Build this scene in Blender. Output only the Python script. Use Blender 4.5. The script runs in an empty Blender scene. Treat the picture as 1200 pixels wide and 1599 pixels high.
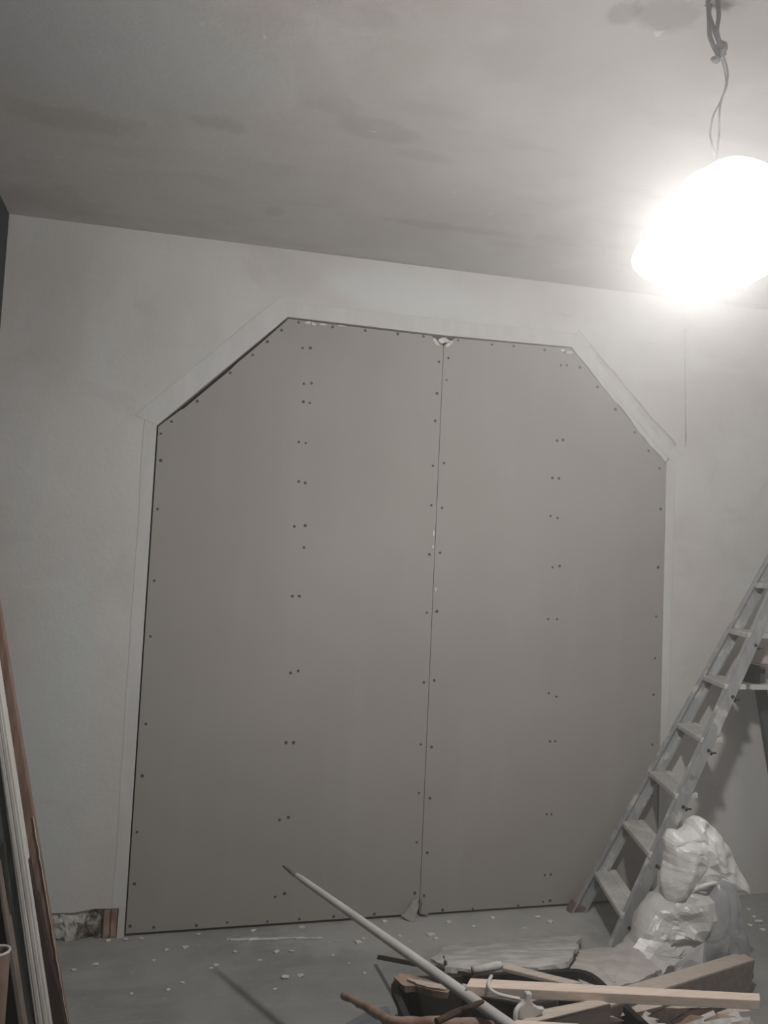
import bpy, bmesh, math, random
from mathutils import Vector, Matrix, noise
from mathutils.geometry import tessellate_polygon

random.seed(7)
SC = bpy.context.scene
COL = SC.collection
PI = math.pi

# ------------------------------------------------------------------ camera
CAM = Vector((-1.1277, -3.4164, 1.5243))
CAM_R = Vector((0.96518539, -0.25729373, 0.04708618))
CAM_U = Vector((-0.06187069, -0.04966671, 0.99684765))
CAM_F = Vector((0.25414403, 0.96505604, 0.06385652))
FOC = 1254.5458                       # focal length for a 1200x1599 frame
cam_data = bpy.data.cameras.new('camera')
cam_data.sensor_fit = 'VERTICAL'
cam_data.sensor_height = 36.0
cam_data.lens = 36.0 * FOC / 1599.0
cam_data.clip_start = 0.02
cam = bpy.data.objects.new('camera', cam_data)
COL.objects.link(cam)
m = Matrix((CAM_R, CAM_U, -CAM_F)).transposed().to_4x4()
m.translation = CAM
cam.matrix_world = m
SC.camera = cam

# ------------------------------------------------------------------ exposure, world
LAMP_AT = Vector((0.075, -1.85, 2.30))
LAMP_WATTS = 128.0
LAMP_PROFILE = ((0, 0.72), (0.125, 0.92), (0.21, 1.0), (0.35, 0.86), (0.5, 0.68), (0.6, 0.62), (0.65, 0.58), (0.735, 0.42), (0.8, 0.26), (0.89, 0.11), (1, 0.05))   # straight down ... level ... straight up
LAMP_COLOR = (1.0, 0.965, 0.93)
HAZE = 0.038
SC.view_settings.view_transform = 'Standard'
SC.view_settings.look = 'None'
SC.view_settings.exposure = 0.0
SC.view_settings.gamma = 1.0
SC.view_settings.use_curve_mapping = False
world = bpy.data.worlds.new('world')
SC.world = world
world.use_nodes = True
wn = world.node_tree
wn.nodes['Background'].inputs['Color'].default_value = (0.8, 0.9, 1.0, 1)
wn.nodes['Background'].inputs['Strength'].default_value = 0.0
vs = wn.nodes.new('ShaderNodeVolumeScatter')          # haze added through the whole room for the lamp's halo and lifted blacks
vs.inputs['Density'].default_value = HAZE
vs.inputs['Anisotropy'].default_value = 0.8
wn.links.new(vs.outputs[0], wn.nodes['World Output'].inputs['Volume'])
SC.cycles.max_bounces = 10
SC.cycles.diffuse_bounces = 6
SC.cycles.transparent_max_bounces = 12
SC.cycles.volume_bounces = 1
SC.cycles.use_denoising = True
SC.cycles.sample_clamp_indirect = 4.0


# where a sight line meets a level z, or an upright plane y (used to read real positions off the plan)
def _dir(px, py):
    return CAM_R * ((px - 600) / FOC) - CAM_U * ((py - 799.5) / FOC) + CAM_F


def lev(px, py, z):
    d = _dir(px, py)
    return CAM + d * ((z - CAM.z) / d.z)


def upr(px, py, y):
    d = _dir(px, py)
    return CAM + d * ((y - CAM.y) / d.y)


# ------------------------------------------------------------------ materials
class Nodes:
    def __init__(self, name):
        self.m = bpy.data.materials.new(name)
        self.m.use_nodes = True
        self.t = self.m.node_tree
        self.t.nodes.clear()
        self.out = self.t.nodes.new('ShaderNodeOutputMaterial')
        self.tc = self.t.nodes.new('ShaderNodeTexCoord')

    def n(self, kind, **kw):
        x = self.t.nodes.new(kind)
        for k, v in kw.items():
            if hasattr(x, k):
                setattr(x, k, v)
            else:
                x.inputs[k.replace('_', ' ')].default_value = v
        return x

    def l(self, a, b):
        self.t.links.new(a, b)

    def coord(self, scale=(1, 1, 1), loc=(0, 0, 0)):
        mp = self.n('ShaderNodeMapping')
        mp.inputs['Scale'].default_value = scale
        mp.inputs['Location'].default_value = loc
        self.l(self.tc.outputs['Object'], mp.inputs['Vector'])
        return mp.outputs[0]

    def noise(self, scale, detail=4, rough=0.55, vec=None, dist=0.0):
        x = self.n('ShaderNodeTexNoise')
        x.inputs['Scale'].default_value = scale
        x.inputs['Detail'].default_value = detail
        x.inputs['Roughness'].default_value = rough
        x.inputs['Distortion'].default_value = dist
        self.l(vec if vec is not None else self.tc.outputs['Object'], x.inputs['Vector'])
        return x.outputs['Fac']

    def ramp(self, fac, a, b):
        x = self.n('ShaderNodeMapRange')
        x.inputs['From Min'].default_value = a
        x.inputs['From Max'].default_value = b
        x.interpolation_type = 'SMOOTHSTEP'
        self.l(fac, x.inputs['Value'])
        return x.outputs[0]

    def math(self, op, a, b=None):
        x = self.n('ShaderNodeMath', operation=op)
        for i, v in enumerate((a, b)):
            if v is None:
                continue
            if isinstance(v, (int, float)):
                x.inputs[i].default_value = v
            else:
                self.l(v, x.inputs[i])
        return x.outputs[0]

    def mix(self, fac, a, b):
        x = self.n('ShaderNodeMix', data_type='RGBA')
        for i, v in ((0, fac), (6, a), (7, b)):
            if isinstance(v, (int, float)):
                x.inputs[i].default_value = v
            elif isinstance(v, tuple):
                x.inputs[i].default_value = (*v, 1)
            else:
                self.l(v, x.inputs[i])
        return x.outputs[2]

    def blob(self, c, rx, ry, rz, wobble=None, amt=0.6):
        """0..1 mask: 1 inside an ellipsoid with a ragged edge"""
        x = self.n('ShaderNodeMapping', vector_type='TEXTURE')
        x.inputs['Location'].default_value = c
        x.inputs['Scale'].default_value = (rx, ry, rz)
        self.l(self.tc.outputs['Object'], x.inputs['Vector'])
        ln = self.n('ShaderNodeVectorMath', operation='LENGTH')
        self.l(x.outputs[0], ln.inputs[0])
        d = ln.outputs['Value']
        if wobble is not None:
            d = self.math('ADD', d, self.math('MULTIPLY', self.math('SUBTRACT', wobble, 0.5), amt * 2))
        return self.math('SUBTRACT', 1.0, self.ramp(d, 0.55, 1.05))

    def finish(self, color, rough=0.8, metal=0.0, bump=None, bump_str=0.2, bump_dist=0.01, spec=0.3):
        b = self.n('ShaderNodeBsdfPrincipled')
        if isinstance(color, tuple):
            b.inputs['Base Color'].default_value = (*color, 1)
        else:
            self.l(color, b.inputs['Base Color'])
        if isinstance(rough, (int, float)):
            b.inputs['Roughness'].default_value = rough
        else:
            self.l(rough, b.inputs['Roughness'])
        if isinstance(metal, (int, float)):
            b.inputs['Metallic'].default_value = metal
        else:
            self.l(metal, b.inputs['Metallic'])
        b.inputs['Specular IOR Level'].default_value = spec
        if bump is not None:
            x = self.n('ShaderNodeBump')
            x.inputs['Strength'].default_value = bump_str
            x.inputs['Distance'].default_value = bump_dist
            self.l(bump, x.inputs['Height'])
            self.l(x.outputs[0], b.inputs['Normal'])
        self.bsdf = b
        self.l(b.outputs[0], self.out.inputs['Surface'])
        return self.m


MAT = {}


def wall_plaster():
    k = Nodes('wall_plaster')
    big = k.noise(1.3, 3, 0.5)
    smear = k.noise(1.0, 5, 0.6, k.coord((5.0, 5.0, 1.1)))
    smear2 = k.noise(1.0, 4, 0.6, k.coord((1.3, 1.3, 6.0), (3, 1, 2)))
    c = k.mix(k.ramp(big, 0.38, 0.64), (0.60, 0.575, 0.555), (0.66, 0.655, 0.645))
    c = k.mix(k.math('MULTIPLY', k.ramp(smear, 0.50, 0.66), 0.55), c, (0.595, 0.625, 0.625))
    blotch = k.noise(3.4, 5, 0.65, None, 0.6)
    c = k.mix(k.math('MULTIPLY', k.ramp(blotch, 0.50, 0.68), 0.5), c, (0.55, 0.53, 0.51))
    c = k.mix(k.math('MULTIPLY', k.ramp(smear2, 0.55, 0.72), 0.4), c, (0.70, 0.70, 0.69))
    # cool filler patches above the opening and down the left side
    w = k.noise(5, 4, 0.6)
    p1 = k.blob((-0.18, 0, 2.73), 0.42, 0.4, 0.12, w, 0.5)
    p2 = k.blob((-1.52, 0, 0.85), 0.20, 0.4, 0.75, w, 0.4)
    p3 = k.blob((0.95, 0, 2.62), 0.5, 0.4, 0.2, w, 0.4)
    c = k.mix(k.math('MULTIPLY', p1, 0.75), c, (0.66, 0.69, 0.69))
    c = k.mix(k.math('MULTIPLY', p2, 0.55), c, (0.62, 0.665, 0.67))
    c = k.mix(k.math('MULTIPLY', p3, 0.4), c, (0.71, 0.715, 0.71))
    # dull unskimmed areas, scuffs
    d1 = k.blob((-1.62, 0, 2.45), 0.16, 0.4, 0.42, w, 0.5)
    d2 = k.blob((-1.25, 0, 2.3), 0.2, 0.4, 0.16, w, 0.6)
    c = k.mix(k.math('MULTIPLY', d1, 0.35), c, (0.50, 0.475, 0.455))
    c = k.mix(k.math('MULTIPLY', d2, 0.25), c, (0.52, 0.50, 0.49))
    sc = k.noise(1.0, 3, 0.7, k.coord((2.2, 1, 22), (5, 0, 1)))
    c = k.mix(k.math('MULTIPLY', k.ramp(sc, 0.66, 0.74), 0.22), c, (0.40, 0.39, 0.38))
    bump = k.math('ADD', k.noise(9, 5, 0.6), k.math('MULTIPLY', k.noise(60, 3), 0.25))
    return k.finish(c, 0.9, 0, bump, 0.22, 0.012, 0.15)


def skim():
    k = Nodes('fresh_skim_plaster')
    n1 = k.noise(1.0, 5, 0.6, k.coord((14, 14, 3)))
    n2 = k.noise(7, 4)
    c = k.mix(k.ramp(n1, 0.4, 0.66), (0.60, 0.605, 0.60), (0.645, 0.648, 0.643))
    c = k.mix(k.math('MULTIPLY', k.ramp(n2, 0.52, 0.7), 0.5), c, (0.60, 0.585, 0.57))
    return k.finish(c, 0.88, 0, k.noise(18, 5, 0.6), 0.25, 0.008, 0.15)


def ceiling_plaster():
    k = Nodes('ceiling_plaster')
    big = k.noise(1.1, 4, 0.55)
    st = k.noise(1.0, 5, 0.6, k.coord((1.4, 7, 1)))
    c = k.mix(k.ramp(big, 0.36, 0.66), (0.515, 0.49, 0.47), (0.58, 0.565, 0.55))
    c = k.mix(k.math('MULTIPLY', k.ramp(st, 0.52, 0.7), 0.45), c, (0.47, 0.445, 0.425))
    blotch = k.noise(2.6, 5, 0.65, None, 0.5)
    c = k.mix(k.math('MULTIPLY', k.ramp(blotch, 0.50, 0.66), 0.4), c, (0.60, 0.585, 0.575))
    w = k.noise(4.0, 4, 0.6)
    w2 = k.noise(11, 5, 0.65)
    w3 = k.noise(7, 5, 0.7)
    spots = [((345, 182), 0.11, 0.06, .55), ((525, 155), 0.10, 0.06, .35), ((588, 196), 0.17, 0.07, .55),
             ((668, 240), 0.12, 0.05, .4), ((120, 170), 0.24, 0.09, .45), ((430, 323), 0.05, 0.06, .4),
             ((690, 352), 0.30, 0.04, .45), ((300, 375), 0.45, 0.05, .35), ((620, 410), 0.5, 0.05, .4),  # last two paint the shade band along the wall into the ceiling
             ((560, 10), 0.16, 0.06, .25), ((800, 90), 0.10, 0.12, .18), ((90, 300), 0.22, 0.16, .35)]
    for (px, py), rx, ry, a in spots:
        p = lev(px, py, 2.88)
        mk = k.blob((p.x, p.y, 2.88), rx, ry, 0.3, w3, 0.95)
        c = k.mix(k.math('MULTIPLY', mk, a * 0.75), c, (0.38, 0.36, 0.345))
    for px, py, rx, ry, a in ((1040, 8, .105, .08, .42), (975, 6, .05, .06, .35)):
        p = lev(px, py, 2.90)
        mk = k.blob((p.x, p.y, 2.90), rx, ry, 0.3, w2, 0.6)
        c = k.mix(k.math('MULTIPLY', mk, a), c, (0.25, 0.235, 0.23))
    cool = lev(150, 60, 2.88)
    mk = k.blob((cool.x, cool.y, 2.88), 0.55, 0.35, 0.4, w, 0.4)
    c = k.mix(k.math('MULTIPLY', mk, 0.6), c, (0.51, 0.545, 0.56))
    sp = k.noise(16, 2, 0.5)
    c = k.mix(k.math('MULTIPLY', k.ramp(sp, 0.74, 0.79), 0.5), c, (0.75, 0.745, 0.73))
    bump = k.math('ADD', k.noise(6, 5, 0.6), k.math('MULTIPLY', k.noise(50, 3), 0.2))
    return k.finish(c, 0.92, 0, bump, 0.22, 0.012, 0.12)


def concrete():
    k = Nodes('dusty_concrete')
    big = k.noise(2.2, 5, 0.6)
    st = k.noise(1.0, 5, 0.65, k.coord((2.0, 9, 1)))
    fine = k.noise(34, 5, 0.65)
    c = k.mix(k.ramp(big, 0.35, 0.68), (0.265, 0.27, 0.265), (0.36, 0.365, 0.355))
    c = k.mix(k.math('MULTIPLY', k.ramp(st, 0.48, 0.7), 0.5), c, (0.40, 0.405, 0.40))
    c = k.mix(k.math('MULTIPLY', k.ramp(fine, 0.58, 0.72), 0.35), c, (0.55, 0.545, 0.535))
    # plaster dust trodden in along the foot of the boards
    w = k.noise(7, 5, 0.65)
    dst = k.blob((0.1, -0.12, 0), 0.95, 0.22, 1, w, 0.7)
    c = k.mix(k.math('MULTIPLY', dst, 0.5), c, (0.52, 0.52, 0.505))
    dst2 = k.blob((0.35, -0.45, 0), 0.5, 0.35, 1, w, 0.7)
    c = k.mix(k.math('MULTIPLY', dst2, 0.4), c, (0.50, 0.495, 0.48))
    bump = k.math('ADD', k.noise(12, 5, 0.65), k.math('MULTIPLY', fine, 0.4))
    return k.finish(c, 0.85, 0, bump, 0.3, 0.012, 0.2)


def gypsum():
    k = Nodes('plasterboard_paper')
    n1 = k.noise(1.4, 3, 0.5)
    n2 = k.noise(1.0, 4, 0.6, k.coord((9, 1, 0.9)))
    fib = k.noise(180, 2, 0.5)
    c = k.mix(k.ramp(n1, 0.35, 0.68), (0.345, 0.328, 0.310), (0.372, 0.355, 0.337))
    c = k.mix(k.math('MULTIPLY', k.ramp(n2, 0.5, 0.7), 0.35), c, (0.395, 0.378, 0.363))
    c = k.mix(k.math('MULTIPLY', k.ramp(fib, 0.45, 0.7), 0.15), c, (0.35, 0.33, 0.315))
    return k.finish(c, 0.9, 0, k.noise(120, 2), 0.04, 0.003, 0.12)


def simple(name, a, b, scale=6, rough=0.7, stretch=(1, 1, 1), lo=0.38, hi=0.66, metal=0.0, bump=0.15, dist=0.004, spec=0.3, speck=None):
    k = Nodes(name)
    n1 = k.noise(scale, 5, 0.6, k.coord(stretch))
    c = k.mix(k.ramp(n1, lo, hi), a, b)
    if speck:
        n2 = k.noise(scale * 3.1, 5, 0.7)
        c = k.mix(k.ramp(n2, speck[1], speck[1] + 0.1), c, speck[0])
    return k.finish(c, rough, metal, n1, bump, dist, spec)


def aluminium():
    k = Nodes('plaster_smeared_aluminium')
    n1 = k.noise(1.0, 4, 0.6, k.coord((30, 30, 3)))
    sm = k.noise(9, 5, 0.7)
    c = k.mix(k.ramp(n1, 0.35, 0.65), (0.44, 0.46, 0.47), (0.53, 0.55, 0.56))
    mask = k.ramp(sm, 0.53, 0.64)
    c = k.mix(mask, c, (0.62, 0.60, 0.58))
    drt = k.noise(15, 4, 0.7)
    c = k.mix(k.math('MULTIPLY', k.ramp(drt, 0.63, 0.7), 0.6), c, (0.22, 0.215, 0.21))
    metal = k.math('MULTIPLY', k.math('SUBTRACT', 1.0, mask), 0.55)
    return k.finish(c, 0.55, metal, sm, 0.15, 0.004, 0.4)


def masonry():
    return simple('old_rubble_masonry', (0.10, 0.085, 0.065), (0.40, 0.36, 0.32), 22, 0.95, (1, 1, 1), 0.4, 0.66, 0, 0.8, 0.02, 0.1,
                  ((0.55, 0.52, 0.50), 0.6))


def plastic(name, col, transp, transl, rough=0.25):
    k = Nodes(name)
    n1 = k.noise(9, 4, 0.6)
    c = k.mix(k.ramp(n1, 0.35, 0.7), col, tuple(min(1, v * 1.08) for v in col))
    k.finish(c, rough, 0, k.noise(30, 4, 0.6), 0.4, 0.008, 0.8)
    tr = k.n('ShaderNodeBsdfTranslucent')
    k.l(c, tr.inputs['Color'])
    m1 = k.n('ShaderNodeMixShader')
    m1.inputs[0].default_value = transl
    k.l(k.bsdf.outputs[0], m1.inputs[1])
    k.l(tr.outputs[0], m1.inputs[2])
    tp = k.n('ShaderNodeBsdfTransparent')
    m2 = k.n('ShaderNodeMixShader')
    m2.inputs[0].default_value = transp
    k.l(m1.outputs[0], m2.inputs[1])
    k.l(tp.outputs[0], m2.inputs[2])
    k.l(m2.outputs[0], k.out.inputs['Surface'])
    return k.m


def glare_shell_mat():  # glow for the shell that stands in for the lamp's glare
    k = Nodes('glowing_glare_shell')
    e = k.n('ShaderNodeEmission')
    e.inputs['Color'].default_value = (1, 0.985, 0.97, 1)
    e.inputs['Strength'].default_value = 5.0
    tp = k.n('ShaderNodeBsdfTransparent')
    mx = k.n('ShaderNodeMixShader')
    mx.inputs[0].default_value = 0.75
    k.l(e.outputs[0], mx.inputs[1])
    k.l(tp.outputs[0], mx.inputs[2])
    k.l(mx.outputs[0], k.out.inputs['Surface'])
    return k.m


MAT['wall'] = wall_plaster()
MAT['skim'] = skim()
MAT['ceiling'] = ceiling_plaster()
MAT['floor'] = concrete()
MAT['gypsum'] = gypsum()
MAT['alu'] = aluminium()
MAT['masonry'] = masonry()
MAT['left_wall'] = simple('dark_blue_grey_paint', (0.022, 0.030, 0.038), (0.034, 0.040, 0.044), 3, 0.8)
MAT['gap'] = simple('dark_gap_backing', (0.035, 0.03, 0.026), (0.07, 0.06, 0.05), 8, 0.9)
MAT['screw'] = simple('dark_screw_head', (0.035, 0.033, 0.032), (0.06, 0.057, 0.054), 60, 0.6)
MAT['score'] = simple('dull_scored_plaster', (0.26, 0.25, 0.245), (0.46, 0.45, 0.44), 7, 0.95)
MAT['tread'] = simple('dusty_plaster_caked_tread', (0.52, 0.515, 0.505), (0.66, 0.65, 0.635), 9, 0.8, bump=0.2, speck=((0.40, 0.395, 0.385), 0.64))
MAT['bounce_wall'] = simple('bounce_white_plaster', (0.78, 0.77, 0.76), (0.82, 0.81, 0.80), 2, 0.9)  # unseen walls made paler than the seen one to bounce more light
MAT['smear'] = simple('dull_plaster_smear', (0.555, 0.54, 0.525), (0.625, 0.61, 0.595), 14, 0.95, bump=0.4, dist=0.006)
MAT['torn'] = simple('torn_gypsum_core', (0.58, 0.57, 0.55), (0.74, 0.73, 0.72), 30, 0.95, bump=0.6, dist=0.006)
MAT['paper'] = simple('torn_board_paper', (0.40, 0.37, 0.345), (0.60, 0.575, 0.55), 16, 0.9, bump=0.3)
MAT['plaster_chunk'] = simple('old_plaster_lump', (0.46, 0.45, 0.435), (0.66, 0.65, 0.63), 11, 0.95, bump=0.5, dist=0.008, speck=((0.34, 0.32, 0.30), 0.62))
MAT['pink_chunk'] = simple('pinkish_plasterboard_scrap', (0.50, 0.47, 0.45), (0.60, 0.565, 0.54), 9, 0.9, bump=0.3, dist=0.006, speck=((0.55, 0.45, 0.41), 0.60))
MAT['pine'] = simple('fresh_sawn_pine', (0.70, 0.58, 0.495), (0.79, 0.67, 0.58), 5, 0.7, (2, 30, 30), speck=((0.42, 0.30, 0.23), 0.72))
MAT['pale_wood'] = simple('dusty_pale_timber', (0.50, 0.43, 0.375), (0.60, 0.53, 0.47), 5, 0.8, (2, 24, 24))
MAT['grey_wood'] = simple('weathered_grey_timber', (0.20, 0.175, 0.155), (0.26, 0.232, 0.21), 3, 0.85, (2, 12, 12), bump=0.05, speck=((0.14, 0.11, 0.095), 0.74))
MAT['dark_wood'] = simple('dark_old_timber', (0.055, 0.036, 0.026), (0.11, 0.07, 0.05), 7, 0.8, (4, 30, 30), speck=((0.2, 0.13, 0.095), 0.68))
MAT['red_wood'] = simple('reddish_brown_board', (0.215, 0.135, 0.105), (0.31, 0.21, 0.17), 6, 0.75, (9, 9, 1.2), speck=((0.10, 0.055, 0.042), 0.68))
MAT['chocolate'] = simple('chocolate_brown_board', (0.034, 0.024, 0.019), (0.052, 0.036, 0.028), 5, 0.8, (9, 9, 1))
MAT['brown_bark'] = simple('orange_brown_branch', (0.23, 0.145, 0.11), (0.40, 0.285, 0.225), 14, 0.8, bump=0.5, speck=((0.12, 0.07, 0.05), 0.64))
MAT['white_paint'] = simple('chalky_white_paint', (0.60, 0.575, 0.55), (0.70, 0.68, 0.66), 6, 0.65, (12, 12, 1))
MAT['steel_green'] = simple('grey_green_metal', (0.10, 0.125, 0.12), (0.17, 0.18, 0.172), 5, 0.6, (8, 8, 1), metal=0.1)
MAT['grey_brown'] = simple('grey_brown_timber', (0.17, 0.145, 0.125), (0.25, 0.215, 0.19), 5, 0.8, (10, 10, 1))
MAT['near_black'] = simple('dull_black_timber', (0.03, 0.028, 0.025), (0.05, 0.046, 0.04), 5, 0.8, (10, 10, 1))
MAT['cardboard'] = simple('brown_cardboard', (0.20, 0.15, 0.12), (0.27, 0.20, 0.165), 9, 0.85)
MAT['pipe'] = simple('dusty_white_plastic_pipe', (0.52, 0.51, 0.495), (0.62, 0.61, 0.595), 9, 0.5, (1, 1, 1))
MAT['tub'] = simple('dusty_black_rubber', (0.018, 0.019, 0.018), (0.045, 0.045, 0.042), 9, 0.7, lo=0.42, hi=0.75)
MAT['rubber'] = simple('brown_grey_foot', (0.16, 0.12, 0.105), (0.26, 0.21, 0.19), 20, 0.9)
MAT['white_plastic'] = simple('dusty_white_plastic', (0.60, 0.585, 0.565), (0.70, 0.69, 0.67), 12, 0.45)
MAT['cable'] = simple('grey_cable_sheath', (0.12, 0.12, 0.125), (0.20, 0.20, 0.205), 20, 0.6)
MAT['wire'] = simple('thin_grey_wire', (0.30, 0.29, 0.285), (0.40, 0.39, 0.385), 20, 0.6)
MAT['black_case'] = simple('blue_black_plastic', (0.007, 0.010, 0.014), (0.012, 0.016, 0.022), 6, 0.5)
MAT['slate'] = simple('slate_painted_steel', (0.075, 0.085, 0.095), (0.11, 0.12, 0.13), 6, 0.6)
MAT['pink_carton'] = simple('pinkish_carton', (0.55, 0.48, 0.455), (0.62, 0.55, 0.52), 6, 0.85)
MAT['table_white'] = simple('white_melamine', (0.64, 0.625, 0.61), (0.72, 0.71, 0.70), 5, 0.5)
MAT['bag'] = plastic('white_bag_plastic', (0.92, 0.915, 0.91), 0.03, 0.10, 0.36)
MAT['bag_body'] = plastic('creased_bag_plastic', (0.76, 0.75, 0.745), 0.08, 0.14, 0.3)
MAT['bag_thin'] = plastic('thin_bluish_bag_plastic', (0.52, 0.545, 0.565), 0.34, 0.25, 0.25)
MAT['glow'] = glare_shell_mat()
MAT['sheet'] = plastic('clear_blue_grey_sheet', (0.30, 0.34, 0.37), 0.35, 0.2, 0.2)


# ------------------------------------------------------------------ mesh helpers
def obj(name, bm, mat, parent=None, smooth=False, bevel=0.0, recalc=True):
    if recalc:
        bmesh.ops.recalc_face_normals(bm, faces=bm.faces)
    me = bpy.data.meshes.new(name)
    bm.to_mesh(me)
    bm.free()
    me.materials.append(MAT[mat] if isinstance(mat, str) else mat)
    if smooth:
        for p in me.polygons:
            p.use_smooth = True
    o = bpy.data.objects.new(name, me)
    COL.objects.link(o)
    if parent is not None:
        o.parent = parent
        o.matrix_parent_inverse = parent.matrix_world.inverted()
    if bevel > 0:
        b = o.modifiers.new('bevel', 'BEVEL')
        b.width = bevel
        b.segments = 2
        b.limit_method = 'ANGLE'
    return o


def empty(name, loc):
    o = bpy.data.objects.new(name, None)
    o.empty_display_size = 0.05
    COL.objects.link(o)
    o.location = loc
    o.matrix_world = Matrix.Translation(loc)
    return o


def tag(o, label, cat, group=None):
    o['label'] = label
    o['category'] = cat
    if group:
        o['group'] = group
    return o


def struct(o):
    o['kind'] = 'structure'
    return o


def hull8(bm, pts):
    """box from 8 corners: 4 of one end, then 4 of the other, both in the same turn"""
    v = [bm.verts.new(p) for p in pts]
    for f in ((3, 2, 1, 0), (4, 5, 6, 7), (0, 1, 5, 4), (1, 2, 6, 5), (2, 3, 7, 6), (3, 0, 4, 7)):
        bm.faces.new([v[i] for i in f])


def box(bm, lo, hi):
    x0, y0, z0 = lo
    x1, y1, z1 = hi
    hull8(bm, [(x0, y0, z0), (x1, y0, z0), (x1, y1, z0), (x0, y1, z0), (x0, y0, z1), (x1, y0, z1), (x1, y1, z1), (x0, y1, z1)])


def bar(bm, a, b, w, h, side):
    """a straight square-edged bar from a to b; w along 'side', h across it"""
    a, b = Vector(a), Vector(b)
    d = (b - a).normalized()
    s = (Vector(side) - d * Vector(side).dot(d)).normalized()
    n = d.cross(s).normalized()
    q = lambda c: [c - s * w / 2 - n * h / 2, c + s * w / 2 - n * h / 2, c + s * w / 2 + n * h / 2, c - s * w / 2 + n * h / 2]
    hull8(bm, q(a) + q(b))


def prism(bm, outline, axis, d0, d1):
    """outline of 2D points pushed along an axis from d0 to d1"""
    def P(p, d):
        return {'y': (p[0], d, p[1]), 'z': (p[0], p[1], d), 'x': (d, p[0], p[1])}[axis]
    a = [bm.verts.new(P(p, d0)) for p in outline]
    b = [bm.verts.new(P(p, d1)) for p in outline]
    n = len(a)
    for t in tessellate_polygon([[Vector((p[0], p[1], 0)) for p in outline]]):
        bm.faces.new([a[i] for i in t])
        bm.faces.new([b[i] for i in t[::-1]])
    for i in range(n):
        bm.faces.new([a[i], a[(i + 1) % n], b[(i + 1) % n], b[i]])


def smooth_path(pts, n=8):
    pts = [Vector(p) for p in pts]
    if len(pts) < 3:
        return pts
    out = []
    for i in range(len(pts) - 1):
        p0, p1, p2, p3 = pts[max(i - 1, 0)], pts[i], pts[i + 1], pts[min(i + 2, len(pts) - 1)]
        for k in range(n):
            t = k / n
            out.append(0.5 * (2 * p1 + (p2 - p0) * t + (2 * p0 - 5 * p1 + 4 * p2 - p3) * t * t + (3 * p1 - p0 - 3 * p2 + p3) * t ** 3))
    out.append(pts[-1])
    return out


def tube(bm, pts, r, seg=10, rough=0.0, hollow=False):
    pts = [Vector(p) for p in pts]
    rs = r if isinstance(r, (list, tuple)) else [r] * len(pts)
    if len(rs) != len(pts):
        rs = [rs[0] + (rs[-1] - rs[0]) * i / (len(pts) - 1) for i in range(len(pts))]
    rings = []
    ref = Vector((0.13, 0.21, 0.97))
    for i, p in enumerate(pts):
        d = (pts[min(i + 1, len(pts) - 1)] - pts[max(i - 1, 0)]).normalized()
        if abs(d.dot(ref)) > 0.95:
            ref = Vector((0.97, 0.1, 0.2))
        s = d.cross(ref).normalized()
        n = s.cross(d)
        ring = []
        for k in range(seg):
            a = 2 * PI * k / seg
            v = s * math.cos(a) + n * math.sin(a)
            rr = rs[i]
            if rough:
                rr *= 1 + rough * noise.noise((p + v * rs[i]) * 26)
            ring.append(bm.verts.new(p + v * rr))
        rings.append(ring)
    for i in range(len(rings) - 1):
        for k in range(seg):
            bm.faces.new([rings[i][k], rings[i][(k + 1) % seg], rings[i + 1][(k + 1) % seg], rings[i + 1][k]])
    if not hollow:
        bm.faces.new(rings[0][::-1])
        bm.faces.new(rings[-1])


def lump(bm, c, r, sub=2, rough=0.35, freq=9.0, squash=(1, 1, 1)):
    g = bmesh.ops.create_icosphere(bm, subdivisions=sub, radius=1.0)
    off = Vector((random.uniform(-9, 9), random.uniform(-9, 9), random.uniform(-9, 9)))
    for v in g['verts']:
        d = v.co.normalized()
        k = 1 + rough * noise.noise(d * 1.7 + off) + rough * 0.5 * noise.noise(d * 4.1 + off)
        v.co = Vector(c) + Vector((d.x * r * k * squash[0], d.y * r * k * squash[1], d.z * r * k * squash[2]))


def slab(bm, corners, thick, cuts=7, ragged=0.01, warp=0.006, down=None):
    """a sheet with a broken outline: corners in order, given thickness, its edges ragged and its face slightly warped"""
    cs = [Vector(c) for c in corners]
    nrm = Vector((0, 0, 0))
    for i in range(len(cs)):
        nrm += cs[i].cross(cs[(i + 1) % len(cs)])
    nrm.normalize()
    if nrm.z < 0:
        nrm = -nrm
    ring = []
    for i in range(len(cs)):
        a, b = cs[i], cs[(i + 1) % len(cs)]
        e = (b - a).normalized()
        o = e.cross(nrm)
        for k in range(cuts):
            p = a.lerp(b, k / cuts)
            p = p + o * ragged * noise.noise(p * 31) * 1.6 + nrm * warp * noise.noise(p * 7)
            ring.append(p)
    c = sum(ring, Vector()) / len(ring)
    top, bot, mid = [], [], []
    for p in ring:
        top.append(bm.verts.new(p))
        q = p - nrm * thick + (c - p).normalized() * ragged * 0.7 * random.random()
        bot.append(bm.verts.new(q))
        mm = p.lerp(c, 0.5)
        mid.append(bm.verts.new(mm + nrm * warp * noise.noise(mm * 6)))
    ct = bm.verts.new(c)
    cb = bm.verts.new(c - nrm * thick)
    n = len(ring)
    for i in range(n):
        j = (i + 1) % n
        bm.faces.new([top[i], top[j], mid[j], mid[i]])
        bm.faces.new([mid[i], mid[j], ct])
        bm.faces.new([top[j], top[i], bot[i], bot[j]])
        bm.faces.new([bot[j], bot[i], cb])


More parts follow.
